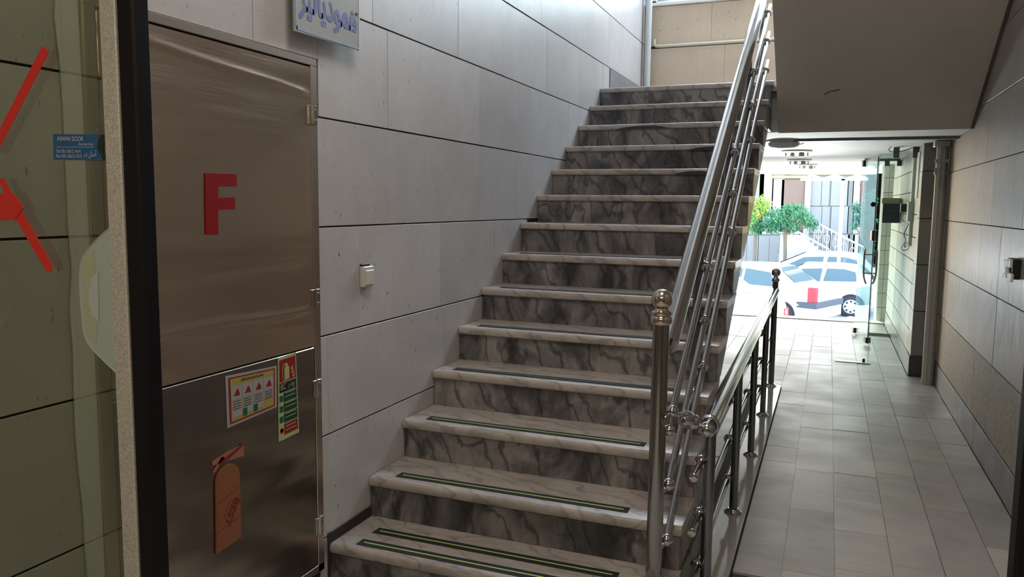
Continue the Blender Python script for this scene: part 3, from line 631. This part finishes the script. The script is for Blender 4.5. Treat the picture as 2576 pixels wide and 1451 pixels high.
bm = B(); box(bm, 2.018, YD-.005, FZ+.01, 2.59, YD+.005, 2.24); obj('glass_pane', bm, GLASS_L, DR)
# stickers on the left leaf
RSK = thing('red_sticker', 'red tape cross mark stuck on the left glass door leaf', 'sticker', (0, 0, 0))
def tape(nm, uv, m=RED, d=.0008): bm = B(); prism(bm, [pf(u, v, YD-.0055-d) for u, v in uv], (0, d, 0)); return obj(nm, bm, m, RSK)
tape('tape_strip', [(106, 115), (124, 130), (-8, 385), (-30, 380)])
tape('tape_strip', [(-4, 452), (8, 446), (128, 660), (133, 672), (129, 682), (120, 684), (112, 676), (40, 552), (36, 545)])
tape('tape_block', [(-40, 483), (33, 488), (58, 522), (36, 553), (-40, 555)], d=.0022)
BS = thing('company_sticker', 'blue and dark company sticker with white lettering on the left glass door leaf', 'sticker', (0, 0, 0))
y_ = YD-.0068
bm = B(); prism(bm, [pf(u, v, y_) for u, v in [(133, 337), (250, 338), (245, 362), (246, 378), (258, 403), (135, 402)]], (0, .0005, 0)); obj('blue_field', bm, BLUE, BS)
bm = B(); prism(bm, [pf(u, v, y_) for u, v in [(255, 338), (281, 338), (284, 403), (260, 403), (244, 370)]], (0, .0005, 0)); obj('dark_field', bm, NAVY, BS)
def stx(s, u, v, uw, size, m=WHITEP):
    a = pf(u, v, y_-.0006); b = pf(u+uw, v+1, y_-.0006); text('lettering', s, m, a, b-a, (0, 0, 1), size, BS, width=(b-a).length)
stx('ASHIAN DOOR', 145, 354, 66, .0115); stx('Automatic Door', 198, 365, 38, .0065)
stx('Tel: 051-3612 1414', 142, 384, 62, .0085); stx('Fax: 051-3612 1515', 143, 396, 64, .0085); stx('\ufead\ufea9 \ufee5\ufe8e\ufeb3\ufe81', 212, 393, 32, .013)
bm = B(); a, b = pf(141, 370, y_-.0006), pf(236, 370, y_-.0006); sweep(bm, [a, b], .0005, 4); obj('rule_line', bm, WHITEP, BS)
bm = B(); sweep(bm, [pf(u, v, y_-.0006) for u, v in [(253, 362), (267, 352), (283, 364)]], .0008, 4); sweep(bm, [pf(u, v, y_-.0006) for u, v in [(256, 364), (257, 390), (283, 390)]], .0008, 4); sweep(bm, [pf(u, v, y_-.0006) for u, v in [(264, 386), (264, 370), (276, 370), (276, 386)]], .0008, 4); obj('house_emblem', bm, mat('green emblem', (.02, .10, .03), .5), BS)

# ------------------------------------------------------------------ pipes and conduits
bm = B(); tube(bm, (2.553, 4.93, FZ), (2.553, 4.93, 1.80), .046, n=24)
DP = tag(obj('drain_pipe', bm, PIPEM, smooth=50), 'pale grey plastic drain pipe standing in the corner by the dark pillar', 'pipe')
for dx in (-.018, .012):
    bm = B(); tube(bm, (2.553+dx, 4.93-.045, FZ), (2.553+dx, 4.93-.045, 1.78), .006, n=8); obj('pipe_rib', bm, PIPEM, DP)
bm = B(); box(bm, 2.485, 4.87, 1.80, 2.60, 4.99, 1.845, .004); obj('pipe_collar', bm, PIPEM, DP)
bm = B(); box(bm, 2.500, 4.90, 1.575, 2.60, 4.955, 1.60, .003); box(bm, 2.495, 4.89, 1.60, 2.53, 4.90, 1.63, .002); obj('pipe_bracket', bm, PIPEM, DP)
bm = B(); box(bm, 2.497, 4.88, 1.67, 2.6, 4.90, 1.70, .003); obj('pipe_bracket', bm, PIPEM, DP)
bm = B(); tube(bm, (.055, 5.10, 2.211), (.055, 5.10, 5.1), .030, n=20)
tag(obj('riser_pipe', bm, mat('pale grey pipe', (.55, .60, .62), .35), smooth=50), 'pale vertical pipe in the landing corner at the top of the stairs', 'pipe')
bm = B(); pts = [(.10, 5.16, 2.86), (.10, 5.16, 2.81), (.12, 5.16, 2.795), (.16, 5.16, 2.792), (2.5, 5.16, 2.792)]; sweep(bm, pts, .014, 10)
tag(obj('wall_conduit', bm, mat('cream conduit', (.62, .58, .48), .4), smooth=50), 'cream horizontal conduit across the beige landing wall', 'conduit')

# ------------------------------------------------------------------ glass entrance
GN = thing('glass_screen', 'tall fixed glass panel with dark clamps nearer the corridor', 'glass panel', (0, 0, 0))
bm = B(); box(bm, 2.125, 5.675, FZ+.002, 2.432, 5.685, 1.80); obj('glass_pane', bm, GLASS, GN)
EDGE = mat('green glass edge', (.10, .22, .19), .2)
bm = B(); box(bm, 2.123, 5.674, FZ+.002, 2.126, 5.686, 1.80); obj('glass_edge', bm, EDGE, GN)
for x in (2.235, 2.395): bm = B(); box(bm, x, 5.655, 1.755, x+.05, 5.705, 1.852, .004); obj('clamp', bm, mat('grey clamp', (.10, .11, .11), .4), GN)
bm = B(); box(bm, 1.836, 5.62, FZ, 2.15, 5.72, FZ+.008, .002)
tag(obj('floor_plate', bm, mat('pale metal plate', (.55, .55, .52), .35)), 'thin pale metal pivot plate on the floor at the glass entrance', 'plate')
bm = B(); tube(bm, (2.09, 5.68, FZ+.008), (2.09, 5.68, FZ+.04), .012, n=12); tag(obj('floor_pivot', bm, DARKPL), 'small dark pivot pin on the pale floor plate', 'pivot')
GF = thing('glass_screen', 'fixed glass panel with dark top clamps further towards the street', 'glass panel', (0, 0, 0))
bm = B(); box(bm, 2.06, 7.495, FZ+.03, 2.432, 7.505, 1.85); obj('glass_pane', bm, GLASS, GF)
bm = B(); box(bm, 2.06, 7.48, 1.825, 2.432, 7.52, 1.852); obj('top_rail', bm, mat('grey rail', (.2, .21, .2), .4), GF)
for x in (2.27, 2.395): bm = B(); box(bm, x, 7.475, 1.77, x+.05, 7.525, 1.835, .004); obj('clamp', bm, mat('grey clamp b', (.10, .11, .11), .4), GF)
bm = B(); box(bm, 2.06, 7.49, FZ, 2.432, 7.51, FZ+.03); obj('bottom_rail', bm, mat('pale rail', (.45, .5, .48), .4), GF)
GD = thing('glass_door_leaf', 'open frameless glass door leaf with bow handles and dark lock box', 'door', (0, 0, 0))
la, lb = Vector((2.165, 6.72, 0)), Vector((2.050, 7.455, 0))
def leafbox(t0, t1, z0, z1, th, m, nm, par=GD, bev=0):
    d = (lb-la); n = Vector((d.y, -d.x, 0)).normalized()*th/2; a, b = la+d*t0, la+d*t1
    bm = B(); prism(bm, [a-n+Vector((0, 0, z0)), a+n+Vector((0, 0, z0)), b+n+Vector((0, 0, z0)), b-n+Vector((0, 0, z0))], (0, 0, z1-z0)); return obj(nm, bm, m, par)
leafbox(0, 1, FZ+.02, 1.83, .010, GLASS, 'glass_pane'); leafbox(-.004, .006, FZ+.02, 1.83, .012, mat('dark glass edge', (.10, .17, .16), .2), 'leaf_edge')
leafbox(-.03, .08, .955, 1.06, .05, DARKPL, 'lock_box'); leafbox(-.02, .12, FZ+.03, FZ+.09, .05, DARKPL, 'bottom_clamp'); leafbox(.9, 1, 1.76, 1.83, .04, DARKPL, 'top_clamp'); leafbox(.9, 1, FZ+.03, FZ+.09, .04, DARKPL, 'bottom_hinge')
HS = mat('brushed handle steel', (.30, .31, .32), .3, 1)
for s in (-1, 1):
    c = la+(lb-la)*.13
    pts = [(c.x+s*.012, c.y, .80), (c.x+s*.055, c.y, .84), (c.x+s*.062, c.y, .80), (c.x+s*.060, c.y, .60), (c.x+s*.045, c.y-.02, .52), (c.x+s*.03, c.y-.03, .49)]
    bm = B(); sweep(bm, curve([(c.x+s*.055, c.y, .86)]+pts[2:], 5), .010, 10); sweep(bm, [(c.x, c.y, .80), (c.x+s*.06, c.y, .80)], .007, 8); sweep(bm, [(c.x, c.y, .60), (c.x+s*.06, c.y, .60)], .007, 8)
    obj('bow_handle', bm, HS, GD, smooth=60)
bm = B(); lathe(bm, [(.022, -.004), (.026, 0), (.022, .004), (.014, .004), (.014, -.004)], (2.14, 6.71, 1.335), (0, 1, 0), 16); obj('latch_ring', bm, DARKPL, GD)
# loose cable loop at the clamps
bm = B(); sweep(bm, curve([at(u, v, 1, 5.6) for u, v in [(2318, 355), (2290, 362), (2262, 362), (2242, 370), (2236, 377), (2246, 382), (2270, 380), (2300, 370), (2312, 366)]], 5), .0035, 6)
tag(obj('cable_loop', bm, DARKPL, smooth=60), 'thin black cable looped at the top of the nearer glass panel', 'cable')
# box on the wall
LB = thing('letter_box', 'dark blue box with a cream lid fixed inside the street entrance', 'box', (0, 0, 0))
bm = B(); box(bm, 2.262, 7.20, 1.135, 2.432, 7.34, 1.345, .006); obj('box_body', bm, BOXB, LB)
bm = B(); box(bm, 2.250, 7.19, 1.345, 2.434, 7.35, 1.408, .006); obj('box_lid', bm, LIMEPLATE, LB)
bm = B(); box(bm, 2.29, 7.196, 1.27, 2.40, 7.20, 1.28); obj('mail_slot', bm, GREYL, LB)
# trunking, paper strip, adapter and cables on the entrance wall
TC = thing('cable_trunking', 'pale cable trunking running down the tiled entrance wall', 'trunking', (0, 0, 0))
bm = B(); box(bm, 2.415, 5.78, .95, 2.440, 5.83, 1.85, .002); obj('trunking_strip', bm, PIPEM, TC)
bm = B(); box(bm, 2.395, 5.76, 1.18, 2.441, 5.92, 1.36, .004); obj('junction_box', bm, mat('grey junction', (.40, .42, .40), .5), TC)
bm = B(); box(bm, 2.432, 5.46, 1.39, 2.441, 5.66, 1.80, .001); tag(obj('notice_strip', bm, WHITE), 'narrow white board on the tiled wall beside the trunking', 'board')
AD = thing('power_adapter', 'black power adapter plugged in on the tiled entrance wall', 'adapter', (0, 0, 0))
bm = B(); box(bm, 2.35, 5.98, 1.26, 2.40, 6.03, 1.34, .005); obj('adapter_body', bm, DARKPL, AD)
bm = B(); sweep(bm, curve([(2.375, 6.0, 1.26), (2.37, 6.0, 1.20), (2.39, 5.98, 1.17), (2.41, 5.9, 1.18)], 6), .004, 6); obj('adapter_lead', bm, DARKPL, AD)
bm = B(); sweep(bm, curve([at(u, v, 1, 5.85) for u, v in [(2288, 560), (2280, 575), (2274, 590), (2278, 605), (2268, 622), (2272, 630), (2284, 626), (2288, 612), (2278, 612), (2276, 622), (2286, 614)]], 5), .0035, 6)
tag(obj('hanging_cable', bm, DARKPL, smooth=60), 'tangled dark cable hanging below the trunking on the tiled wall', 'cable')
# ceiling lamps
LBODY = mat('grey lamp body', (.6, .61, .61), .4); LGL = mat('opal bowl', (.82, .88, .92), .25)
CLG = 'round ceiling fittings in a row over the passage'
for i, (x, y, w, lab) in enumerate([(1.335, 4.62, .15, 'round opal ceiling lamp closest to the stairs'), (1.39, 5.90, .145, 'second ceiling fitting from the stairs with hanging clips'), (1.36, 7.45, .14, 'third ceiling fitting from the stairs with hanging clips'), (1.42, 8.6, .13, 'last ceiling fitting in the row, nearest the street')]):
    t = thing('ceiling_lamp', lab, 'ceiling lamp', (x, y, 1.852), 0, CLG)
    bm = B(); lathe(bm, [(w, 0), (w*1.0, -.012), (w*.86, -.022), (.04, -.024)], (0, 0, 0)); obj('lamp_base', bm, LBODY, t, smooth=40)
    if i == 0:
        bm = B(); lathe(bm, [(w*.85, -.022), (w*.80, -.045), (w*.55, -.066), (w*.2, -.073), (.005, -.074)], (0, 0, 0)); obj('lamp_bowl', bm, LGL, t, smooth=60)
        bm = B(); sweep(bm, curve([(w*.7, 0, -.035), (w*.95, 0, -.03), (w*1.1, 0, -.012), (w*1.25, 0, -.004)], 5), .004, 6); obj('lamp_lead', bm, WHITE, t)
    else:
        for s in (-1, 1): bm = B(); box(bm, s*w*.7-.006, -.01, -.055, s*w*.7+.006, .01, -.022); obj('clip', bm, LBODY, t)
        bm = B(); box(bm, .02, -.02, -.060, .07, .02, -.024, .002); obj('lamp_holder', bm, LBODY, t)
        bm = B(); ball(bm, (-.04, 0, -.04), .022, 12); obj('bulb', bm, LGL, t, smooth=180)

# ------------------------------------------------------------------ outdoors
GZ = -1.75
def asphalt():
    m = mat('pale asphalt', (.5, .5, .48), .85); v = coords(m, perobj=False)
    lk(m, ramp(m, noise(m, v, 1.2, 6, .6), [(.3, (.42, .42, .41)), (.7, (.52, .51, .50))]), P(m).inputs['Base Color']); return m
bm = B(); box(bm, -60, 13.5, GZ-.2, 60, 60, GZ); tag(obj('street', bm, asphalt()), 'sunlit pale street surface under the parked cars', 'road')['kind'] = 'structure'
bm = B(); prism(bm, [(-6, 8.72, FZ-.15), (-6, 13.5, GZ), (-6, 13.5, GZ-.3), (-6, 8.72, GZ-.3)], (14, 0, 0)); o = obj('forecourt_ramp', bm, asphalt()); o['kind'] = 'structure'
# tiled pier just outside, its sunlit look put into the tile colour
bm = B(); box(bm, 2.345, 8.76, -.6, 2.60, 9.3, 1.85)
PR = struct('wall_pier', bm, mat('pier mortar', (.35, .35, .33), .9))
for i in range(11):
    z0 = FZ+.185*i; 
    for a, b in ((2.345, 2.405), (2.405, 2.60)): slab_y(PR, 'pier_tile', PIERT, 8.75, a, b, z0, z0+.185, .004)
# facade across the street
FY = 30.0
PANL = mat('light grey facade panel', (.30, .31, .32), .5); PAND = mat('mid grey facade panel', (.17, .185, .19), .5); PANW = mat('whitish facade panel', (.42, .43, .43), .5)
BRN = mat('rosy brown facade infill', (.24, .165, .14), .6); TAN = mat('tan stone band', (.38, .31, .22), .6); BRK = mat('dark red brick', (.20, .075, .06), .8); MORT2 = mat('pale mortar', (.5, .48, .45), .9)
HB = thing('opposite_building', 'light grey panelled building facade across the street', 'building', (0, 0, 0))
bm = B(); box(bm, -9, FY+.06, GZ, 12, FY+4, 5); obj('facade_core', bm, mat('facade joint grey', (.25, .27, .28), .8), HB)
def fpan(nm, u0, u1, v0, v1, m, dy=0., th=.06):
    a = at(u0, v0, 1, FY); b = at(u1, v1, 1, FY); bm = B(); box(bm, a.x+.008, FY-dy, b.z+.006, b.x-.008, FY-dy+th, a.z-.006, .003); return obj(nm, bm, m, HB)
for (u0, u1, m) in [(1700, 1800, PANL), (1800, 1858, PANW), (1858, 1884, PANL), (1884, 1914, PANL), (1914, 1917, PAND), (1917, 1941, PANW), (1946, 1968, PANW)]:
    fpan('facade_panel', u0, u1, 380, 590, m)
for (u0, u1, m) in [(1700, 1840, PANL), (1842, 1876, PANL), (1880, 1904, PANL), (1909, 1932, PANL), (1936, 1958, PANL)]: fpan('facade_panel', u0, u1, 592, 690, m)
fpan('stone_band', 1941, 2040, 441, 449, TAN, .08); fpan('stone_band', 1941, 1990, 380, 440, TAN, .04); fpan('stone_band', 1990, 2200, 380, 440, TAN, .04); fpan('infill_panel', 1967, 2026, 451, 640, BRN)
fpan('corner_post', 2026, 2033, 451, 640, PANW, .1)
for (u0, u1, m) in [(2034, 2066, PANL), (2067, 2085, PANL), (2087, 2089, PAND), (2090, 2110, PANL), (2112, 2133, PANL), (2133, 2146, PAND), (2146, 2162, PANW)]:
    fpan('facade_panel', u0, u1, 449, 518, m); fpan('facade_panel', u0, u1, 519, 588, m); fpan('facade_panel', u0, u1, 589, 690, m)
fpan('facade_panel', 2178, 2400, 380, 700, PANL); fpan('facade_panel', 2172, 2400, 380, 700, PANL)
for i in range(18):
    v = 445+i*8.5
    for j in range(2):
        u = 2163+(i % 2)*2+j*6; a = at(u, v, 1, FY); bm = B(); box(bm, a.x, FY-.01, a.z-.10, a.x+.075, FY+.06, a.z, .002); obj('brick', bm, BRK, HB)
for i in range(5):
    for j in range(4):
        a = at(1996+(i % 2)*3+j*8, 572+i*4.5, 1, FY); bm = B(); box(bm, a.x, FY-.03, a.z-.055, a.x+.1, FY+.06, a.z, .001); obj('brick', bm, BRK, HB)
# wall lamp on facade
# entrance steps and railings of the opposite building
OS = thing('outdoor_steps', 'pale outdoor steps with white ornamental railings in front of the grey building', 'steps', (0, 0, 0))
SY = 28.0
for i in range(6):
    a = at(1962+i*1.5, 590+i*9, 1, SY+.9-.22*i); b = at(2028+i*9.5, 590+i*9, 1, SY+.9-.22*i)
    bm = B(); box(bm, a.x, SY+.9-.22*i, GZ, b.x, SY+1.12-.22*i, a.z, .005); obj('step', bm, mat('step stone', (.58, .56, .57), .6) if i == 0 else bpy.data.materials['step stone'], OS)
RAILW = mat('white railing paint', (.78, .78, .80), .4)
def rail(pa, pb, yy, nbal, h, orn=True):
    a, b = at(*pa, 1, yy), at(*pb, 1, yy); bm = B(); sweep(bm, [a, b], .035, 8); obj('handrail', bm, RAILW, OS)
    bm = B(); sweep(bm, [a-Vector((0, 0, h)), b-Vector((0, 0, h))], .02, 6); obj('lower_rail', bm, RAILW, OS)
    for i in range(nbal):
        t = (i+.5)/nbal; p = a.lerp(b, t); bm = B(); sweep(bm, [p, p-Vector((0, 0, h))], .014, 6)
        if i % 2 and orn:
            c = p-Vector((0, 0, h*.5)); ring = [c+Vector((.09*math.cos(k*math.pi/6), 0, .17*math.sin(k*math.pi/6))) for k in range(13)]; sweep(bm, ring, .012, 5)
        obj('baluster', bm, RAILW, OS)
rail((1988, 572), (2085, 627), SY-.4, 9, .75); rail((2045, 555), (2172, 622), SY+1.2, 12, .75); rail((1962, 610), (2030, 650), SY-1.2, 3, .5, False)
rail((1962, 585), (2012, 585), SY+.8, 6, .6)
# white canopy and pole
CN = thing('canopy_frame', 'white steel canopy frame on a tall slim pole in the street', 'canopy', (0, 0, 0))
CY = 22.9
a = at(2110, 655, 1, CY); b = at(2113, 450, 1, CY); bm = B(); box(bm, a.x-.05, CY-.05, GZ, a.x+.05, CY+.05, b.z); obj('pole', bm, RAILW, CN)
a, b = at(2014, 450, 1, CY), at(2182, 453, 1, CY); bm = B(); box(bm, a.x, CY-.05, a.z-.05, b.x, CY+.05, a.z+.03); obj('beam', bm, RAILW, CN)
for u in (2020, 2078, 2134):
    p = [at(u, 449, 1, CY), at(u+24, 441, 1, CY), at(u+46, 450, 1, CY)]; bm = B(); sweep(bm, p, .045, 6); obj('roof_truss', bm, RAILW, CN)
# trees
def tree(label, yy, blobs, cols, trunk, n):
    t = thing('street_tree', label, 'tree', (0, 0, 0))
    ms = [mat('leaf %s %d' % (label[:8], i), c, .55) for i, c in enumerate(cols)]
    for m in ms: P(m).inputs['Transmission Weight'].default_value = 0; P(m).inputs['Subsurface Weight'].default_value = 0
    rnd = random.Random(len(label)); bm = B()
    for (u, v, ru, rv, mi) in blobs:
        c = at(u, v, 1, yy); k = FPX/((c-CAMP).dot(Fv)); rx, rz = ru/k, rv/k; ry = rx*.8
        for _ in range(int(n*2.6*ru*rv/400)):
            while True:
                d = Vector([rnd.uniform(-1, 1) for _ in range(3)])
                if d.length < 1: break
            p = c+Vector((d.x*rx, d.y*ry, d.z*rz)); s = rnd.uniform(.035, .075)
            a = Vector([rnd.gauss(0, 1) for _ in range(3)]).normalized(); b2 = a.orthogonal().normalized(); a.z -= .5
            vs = [bm.verts.new(p), bm.verts.new(p+a*s+b2*s*.35), bm.verts.new(p+a*s*2.0), bm.verts.new(p+a*s-b2*s*.35)]
            f = bm.faces.new(vs); f.material_index = mi if rnd.random() < .8 else (mi+1) % len(cols)
    me = bpy.data.meshes.new('foliage'); bm.to_mesh(me); bm.free()
    for m in ms: me.materials.append(m)
    f = link(bpy.data.objects.new('foliage', me), t); f['kind'] = 'stuff'
    bm = B(); pts = [at(u, v, 1, yy) for u, v in trunk]; g = Vector((pts[0].x, yy, GZ)); sweep(bm, [g]+pts, .06, 8)
    obj('trunk', bm, mat('bark', (.2, .16, .12), .8), t)
    for (u, v, *_r) in blobs[::2]:
        bm = B(); sweep(bm, [pts[-2] if len(pts) > 1 else pts[-1], at(u, v, 1, yy)], .025, 6); obj('branch', bm, bpy.data.materials['bark'], t)
    return t
G1, G2 = (.10, .34, .15), (.05, .20, .10)
tree('bushy feathery green tree behind the parked cars, in the middle', 26.3,
     [(1960, 545, 34, 26, 0), (2005, 535, 30, 24, 0), (2035, 553, 18, 18, 0), (1935, 565, 26, 20, 1), (1975, 565, 40, 18, 1), (1990, 520, 20, 10, 0), (2048, 565, 10, 14, 1), (1905, 570, 14, 16, 1)], [G1, G2], [(1975, 640), (1975, 590), (1980, 560)], 130)
tree('yellow-green lighter tree at the left beside the stair side', 26.4,
     [(1918, 508, 22, 18, 0), (1900, 530, 18, 26, 0), (1925, 525, 14, 16, 0), (1893, 560, 14, 26, 1)], [(.42, .55, .10), (.16, .45, .10)], [(1900, 600), (1905, 560)], 120)
tree('dark green tree partly behind the glass door leaf', 26.3,
     [(2160, 520, 16, 14, 0), (2170, 545, 22, 20, 1), (2190, 500, 14, 30, 1), (2188, 560, 14, 40, 1), (2150, 565, 8, 10, 0), (2190, 610, 10, 30, 1)], [(.05, .22, .13), (.03, .16, .11)], [(2188, 640), (2188, 580)], 130)

# cars ------------------------------------------------------------------
CARW = mat('white car paint', (.80, .80, .80), .25); TYRE = mat('tyre rubber', (.035, .04, .05), .8); HUB = mat('silver hubcap', (.55, .56, .58), .35)
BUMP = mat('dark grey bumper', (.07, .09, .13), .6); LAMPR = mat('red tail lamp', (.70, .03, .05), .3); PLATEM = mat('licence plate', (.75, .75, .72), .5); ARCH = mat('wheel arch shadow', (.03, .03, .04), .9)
def car(label, sections, L, loc, rz, wheels, sidewin, rearwin, frontwin, extras, group=None, wr=.29):
    t = thing('parked_car', label, 'car', loc, rz, None)
    # sections: x, z_bottom, z_belt, w_belt, z_top, w_top
    def at_x(x):
        for a, b in zip(sections, sections[1:]):
            if a[0] <= x <= b[0]:
                k = (x-a[0])/(b[0]-a[0]); return [p+(q-p)*k for p, q in zip(a, b)]
        return sections[-1]
    def ring(s):
        x, zb, zl, wl, zt, wt = s; h = zt-zl
        half = [(wl*.90, zb), (wl*1.0, zb+.12), (wl*1.02, (zb+zl)/2), (wl, zl), (wl-(wl-wt)*.85, zl+h*.90), (wt*.86, zt), (0, zt+.02)]
        return [(x, -w, z) for w, z in half]+[(x, w, z) for w, z in half[-2::-1]]
    xs = []
    for a, b in zip(sections, sections[1:]):
        n = max(1, int((b[0]-a[0])/.14)); xs += [a[0]+(b[0]-a[0])*i/n for i in range(n)]
    xs.append(sections[-1][0]); bm = B(); rs = [[bm.verts.new(p) for p in ring(at_x(x))] for x in xs]
    for A, D in zip(rs, rs[1:]):
        m = len(A)
        for i in range(m-1): bm.faces.new((A[i], A[i+1], D[i+1], D[i]))
        bm.faces.new((A[-1], A[0], D[0], D[-1]))
    bm.faces.new(rs[0]); bm.faces.new(rs[-1][::-1])
    body = obj('car_body', bm, CARW, t, smooth=38)
    def side_pt(x, f, s, off=.012):
        _, zb, zl, wl, zt, wt = at_x(x); h = zt-zl; z = zl+h*.9*f; w = wl-(wl-wt)*.85*f; return Vector((x, s*(w+off), z+.0))
    for s in (-1, 1):
        for poly in sidewin:
            bm = B(); pts = [side_pt(x, f, s) for x, f in poly]; prism(bm, pts, (0, s*.004, 0)); obj('side_window', bm, CARGL, t)
        for x in wheels:
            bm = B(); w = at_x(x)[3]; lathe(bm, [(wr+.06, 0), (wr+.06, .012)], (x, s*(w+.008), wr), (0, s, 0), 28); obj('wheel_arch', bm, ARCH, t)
            bm = B(); lathe(bm, [(wr*.62, .0), (wr, .01), (wr, .05), (wr*.93, .065), (wr*.70, .07)], (x, s*(w-.02), wr), (0, s, 0), 28); wh = obj('wheel', bm, TYRE, t, smooth=40)
            bm = B(); lathe(bm, [(wr*.70, .05), (wr*.68, .072), (wr*.3, .08), (.02, .082)], (x, s*(w-.02), wr), (0, s, 0), 28); obj('hubcap', bm, HUB, wh, smooth=40)
            for k in range(8):
                an = k*math.pi/4; bm = B(); lathe(bm, [(wr*.10, .0), (wr*.10, .003)], (x+math.cos(an)*wr*.5, s*(w+.056), wr+math.sin(an)*wr*.5), (0, s, 0), 8); obj('hub_slot', bm, ARCH, wh)
    def top_patch(x0, x1, nm, m=CARGL, f=.80):
        pts = []
        for x, sg in ((x0, -1), (x1, -1), (x1, 1), (x0, 1)):
            s = at_x(x); pts.append(Vector((x, sg*s[5]*f, s[4]+.004)))
        n = (pts[1]-pts[0]).cross(pts[3]-pts[0]).normalized(); n = n if n.z > 0 else -n
        bm = B(); prism(bm, [p+n*.018 for p in pts], n*.004); obj(nm, bm, m, t)
    if rearwin: top_patch(*rearwin, 'rear_window')
    if frontwin: top_patch(*frontwin, 'windscreen')
    for nm, (x0, y0, z0, x1, y1, z1), m in extras:
        bm = B(); box(bm, x0, y0, z0, x1, y1, z1, .008); obj(nm, bm, m, t)
    return t
SEDAN = [(0, .32, .70, .74, .76, .66), (.06, .24, .82, .81, .93, .72), (.30, .22, .90, .84, 1.03, .74), (.62, .22, .92, .85, 1.06, .74), (1.16, .22, .94, .86, 1.46, .62), (1.6, .22, .94, .86, 1.52, .62), (2.5, .22, .94, .86, 1.50, .62), (3.25, .22, .94, .85, 1.0, .74), (3.95, .24, .80, .82, .86, .70), (4.2, .3, .62, .76, .68, .66)]
HATCH = [(0, .35, .85, .72, .92, .64), (.07, .26, .93, .80, 1.0, .68), (.45, .22, .95, .83, 1.38, .60), (.9, .22, .92, .83, 1.43, .60), (1.9, .22, .90, .83, 1.42, .60), (2.85, .22, .90, .82, .97, .70), (3.55, .24, .74, .78, .80, .66), (3.82, .3, .58, .70, .64, .6)]
S_WIN = [[(1.02, .12), (1.28, .82), (1.98, .9), (1.98, .1)], [(2.06, .1), (2.06, .9), (2.62, .86), (3.05, .16), (3.05, .1)]]
H_WIN = [[(.50, .12), (.55, .75), (.85, .88), (1.30, .88), (1.38, .12)], [(1.46, .1), (1.42, .88), (1.95, .86), (2.65, .14), (2.6, .1)]]
def xy_on(u, v, z): return at(u, v, 2, z)
AN = math.radians(180-24)
# second car: sedan with big tail lamp; its rear left corner stands at pixel column 2050
def place(u, depthY, lx, ly, an):
    """put local point (lx,ly) of a car at column u and distance depthY"""
    p = at(u, 740, 1, depthY); c, s = math.cos(an), math.sin(an); return (p.x-(lx*c-ly*s), depthY-(lx*s+ly*c), GZ)
tail = lambda ys, z0, z1, w=.13: ('tail_lamp', (-.015, min(ys, ys+w), z0, .20, max(ys, ys+w), z1), LAMPR)
ANB = math.radians(180-22)
B_ex = [('bumper_strip', (-.05, -.86, .50, .48, .86, .66), BUMP), ('tail_lamp', (-.01, .68, .66, .20, .845, 1.03), LAMPR), ('licence_plate', (-.06, -.25, .36, -.03, .25, .48), PLATEM), ('lower_bumper', (-.03, -.80, .22, .3, .80, .50), CARW), ('door_handle', (1.55, .872, .84, 1.68, .885, .87), BUMP)]
cB = car('white sedan with tall red tail lamps and a dark bumper strip', SEDAN, 4.2, place(2052, 18.6, 0, .82, ANB), ANB, (.85, 3.4), S_WIN, (.66, 1.14), (2.6, 3.2), B_ex)
text('plate_lettering', '\u06f1\u06f2\u0642\u06f5\u06f6\u06f3', INK, (-.062, .22, .385), (0, -1, 0), (0, 0, 1), .10, cB, width=.44)
A_ex = [('bumper_strip', (-.04, -.80, .40, .2, .80, .50), BUMP), ('tail_lamp', (-.01, -.80, .60, .15, -.58, .78), LAMPR), ('tail_lamp', (-.01, .58, .60, .15, .80, .78), LAMPR), ('reversing_lamp', (-.018, -.72, .64, .0, -.64, .75), WHITE), ('licence_plate', (-.03, -.50, .56, .0, -.10, .70), PLATEM)]
cA = car('white saloon nearest the entrance with low red lamps, behind the railing end', SEDAN, 4.2, place(1985, 16.3, 0, -.80, ANB), ANB, (.85, 3.4), S_WIN, (.66, 1.14), (2.6, 3.2), A_ex)
text('plate_lettering', '\u06f7\u06f7\u06f3', INK, (-.032, -.14, .585), (0, -1, 0), (0, 0, 1), .11, cA, width=.32)
ANC = math.radians(180-4)
cC = car('white hatchback seen from the side with a silver hubcap', HATCH, 3.82, place(2142, 21.4, .62, .83, ANC), ANC, (.62, 3.05), H_WIN, (.1, .44), (1.95, 2.8), [('bumper_strip', (-.05, -.76, .45, .3, .76, .58), BUMP), ('door_handle', (1.40, .842, .82, 1.5, .855, .85), BUMP)])
cD = car('white rounded car parked furthest back, mostly hidden', HATCH, 3.82, place(2205, 24.4, .0, .83, ANC), ANC, (.62, 3.05), H_WIN, (.1, .44), (1.95, 2.8), [('bumper_strip', (-.05, -.76, .45, .3, .76, .58), BUMP)])
cD.scale = (1.12, 1.05, 1.12)
# light coloured bag lying on the ground
bm = B(); p = at(2143, 785, 1, 19.3); bmesh.ops.create_icosphere(bm, subdivisions=3, radius=.17, matrix=Matrix.Translation((p.x, p.y, GZ+.16)))
for v in bm.verts:
    v.co += Vector((math.sin(v.co.z*31), math.cos(v.co.x*27), math.sin(v.co.y*23)))*.022; v.co.z = GZ+(v.co.z-GZ)*.9
    v.co.z = max(v.co.z, GZ+.005)
tag(obj('crumpled_bag', bm, mat('grey bag', (.45, .46, .5), .5), smooth=60), 'crumpled grey and white bag lying near the threshold', 'bag')
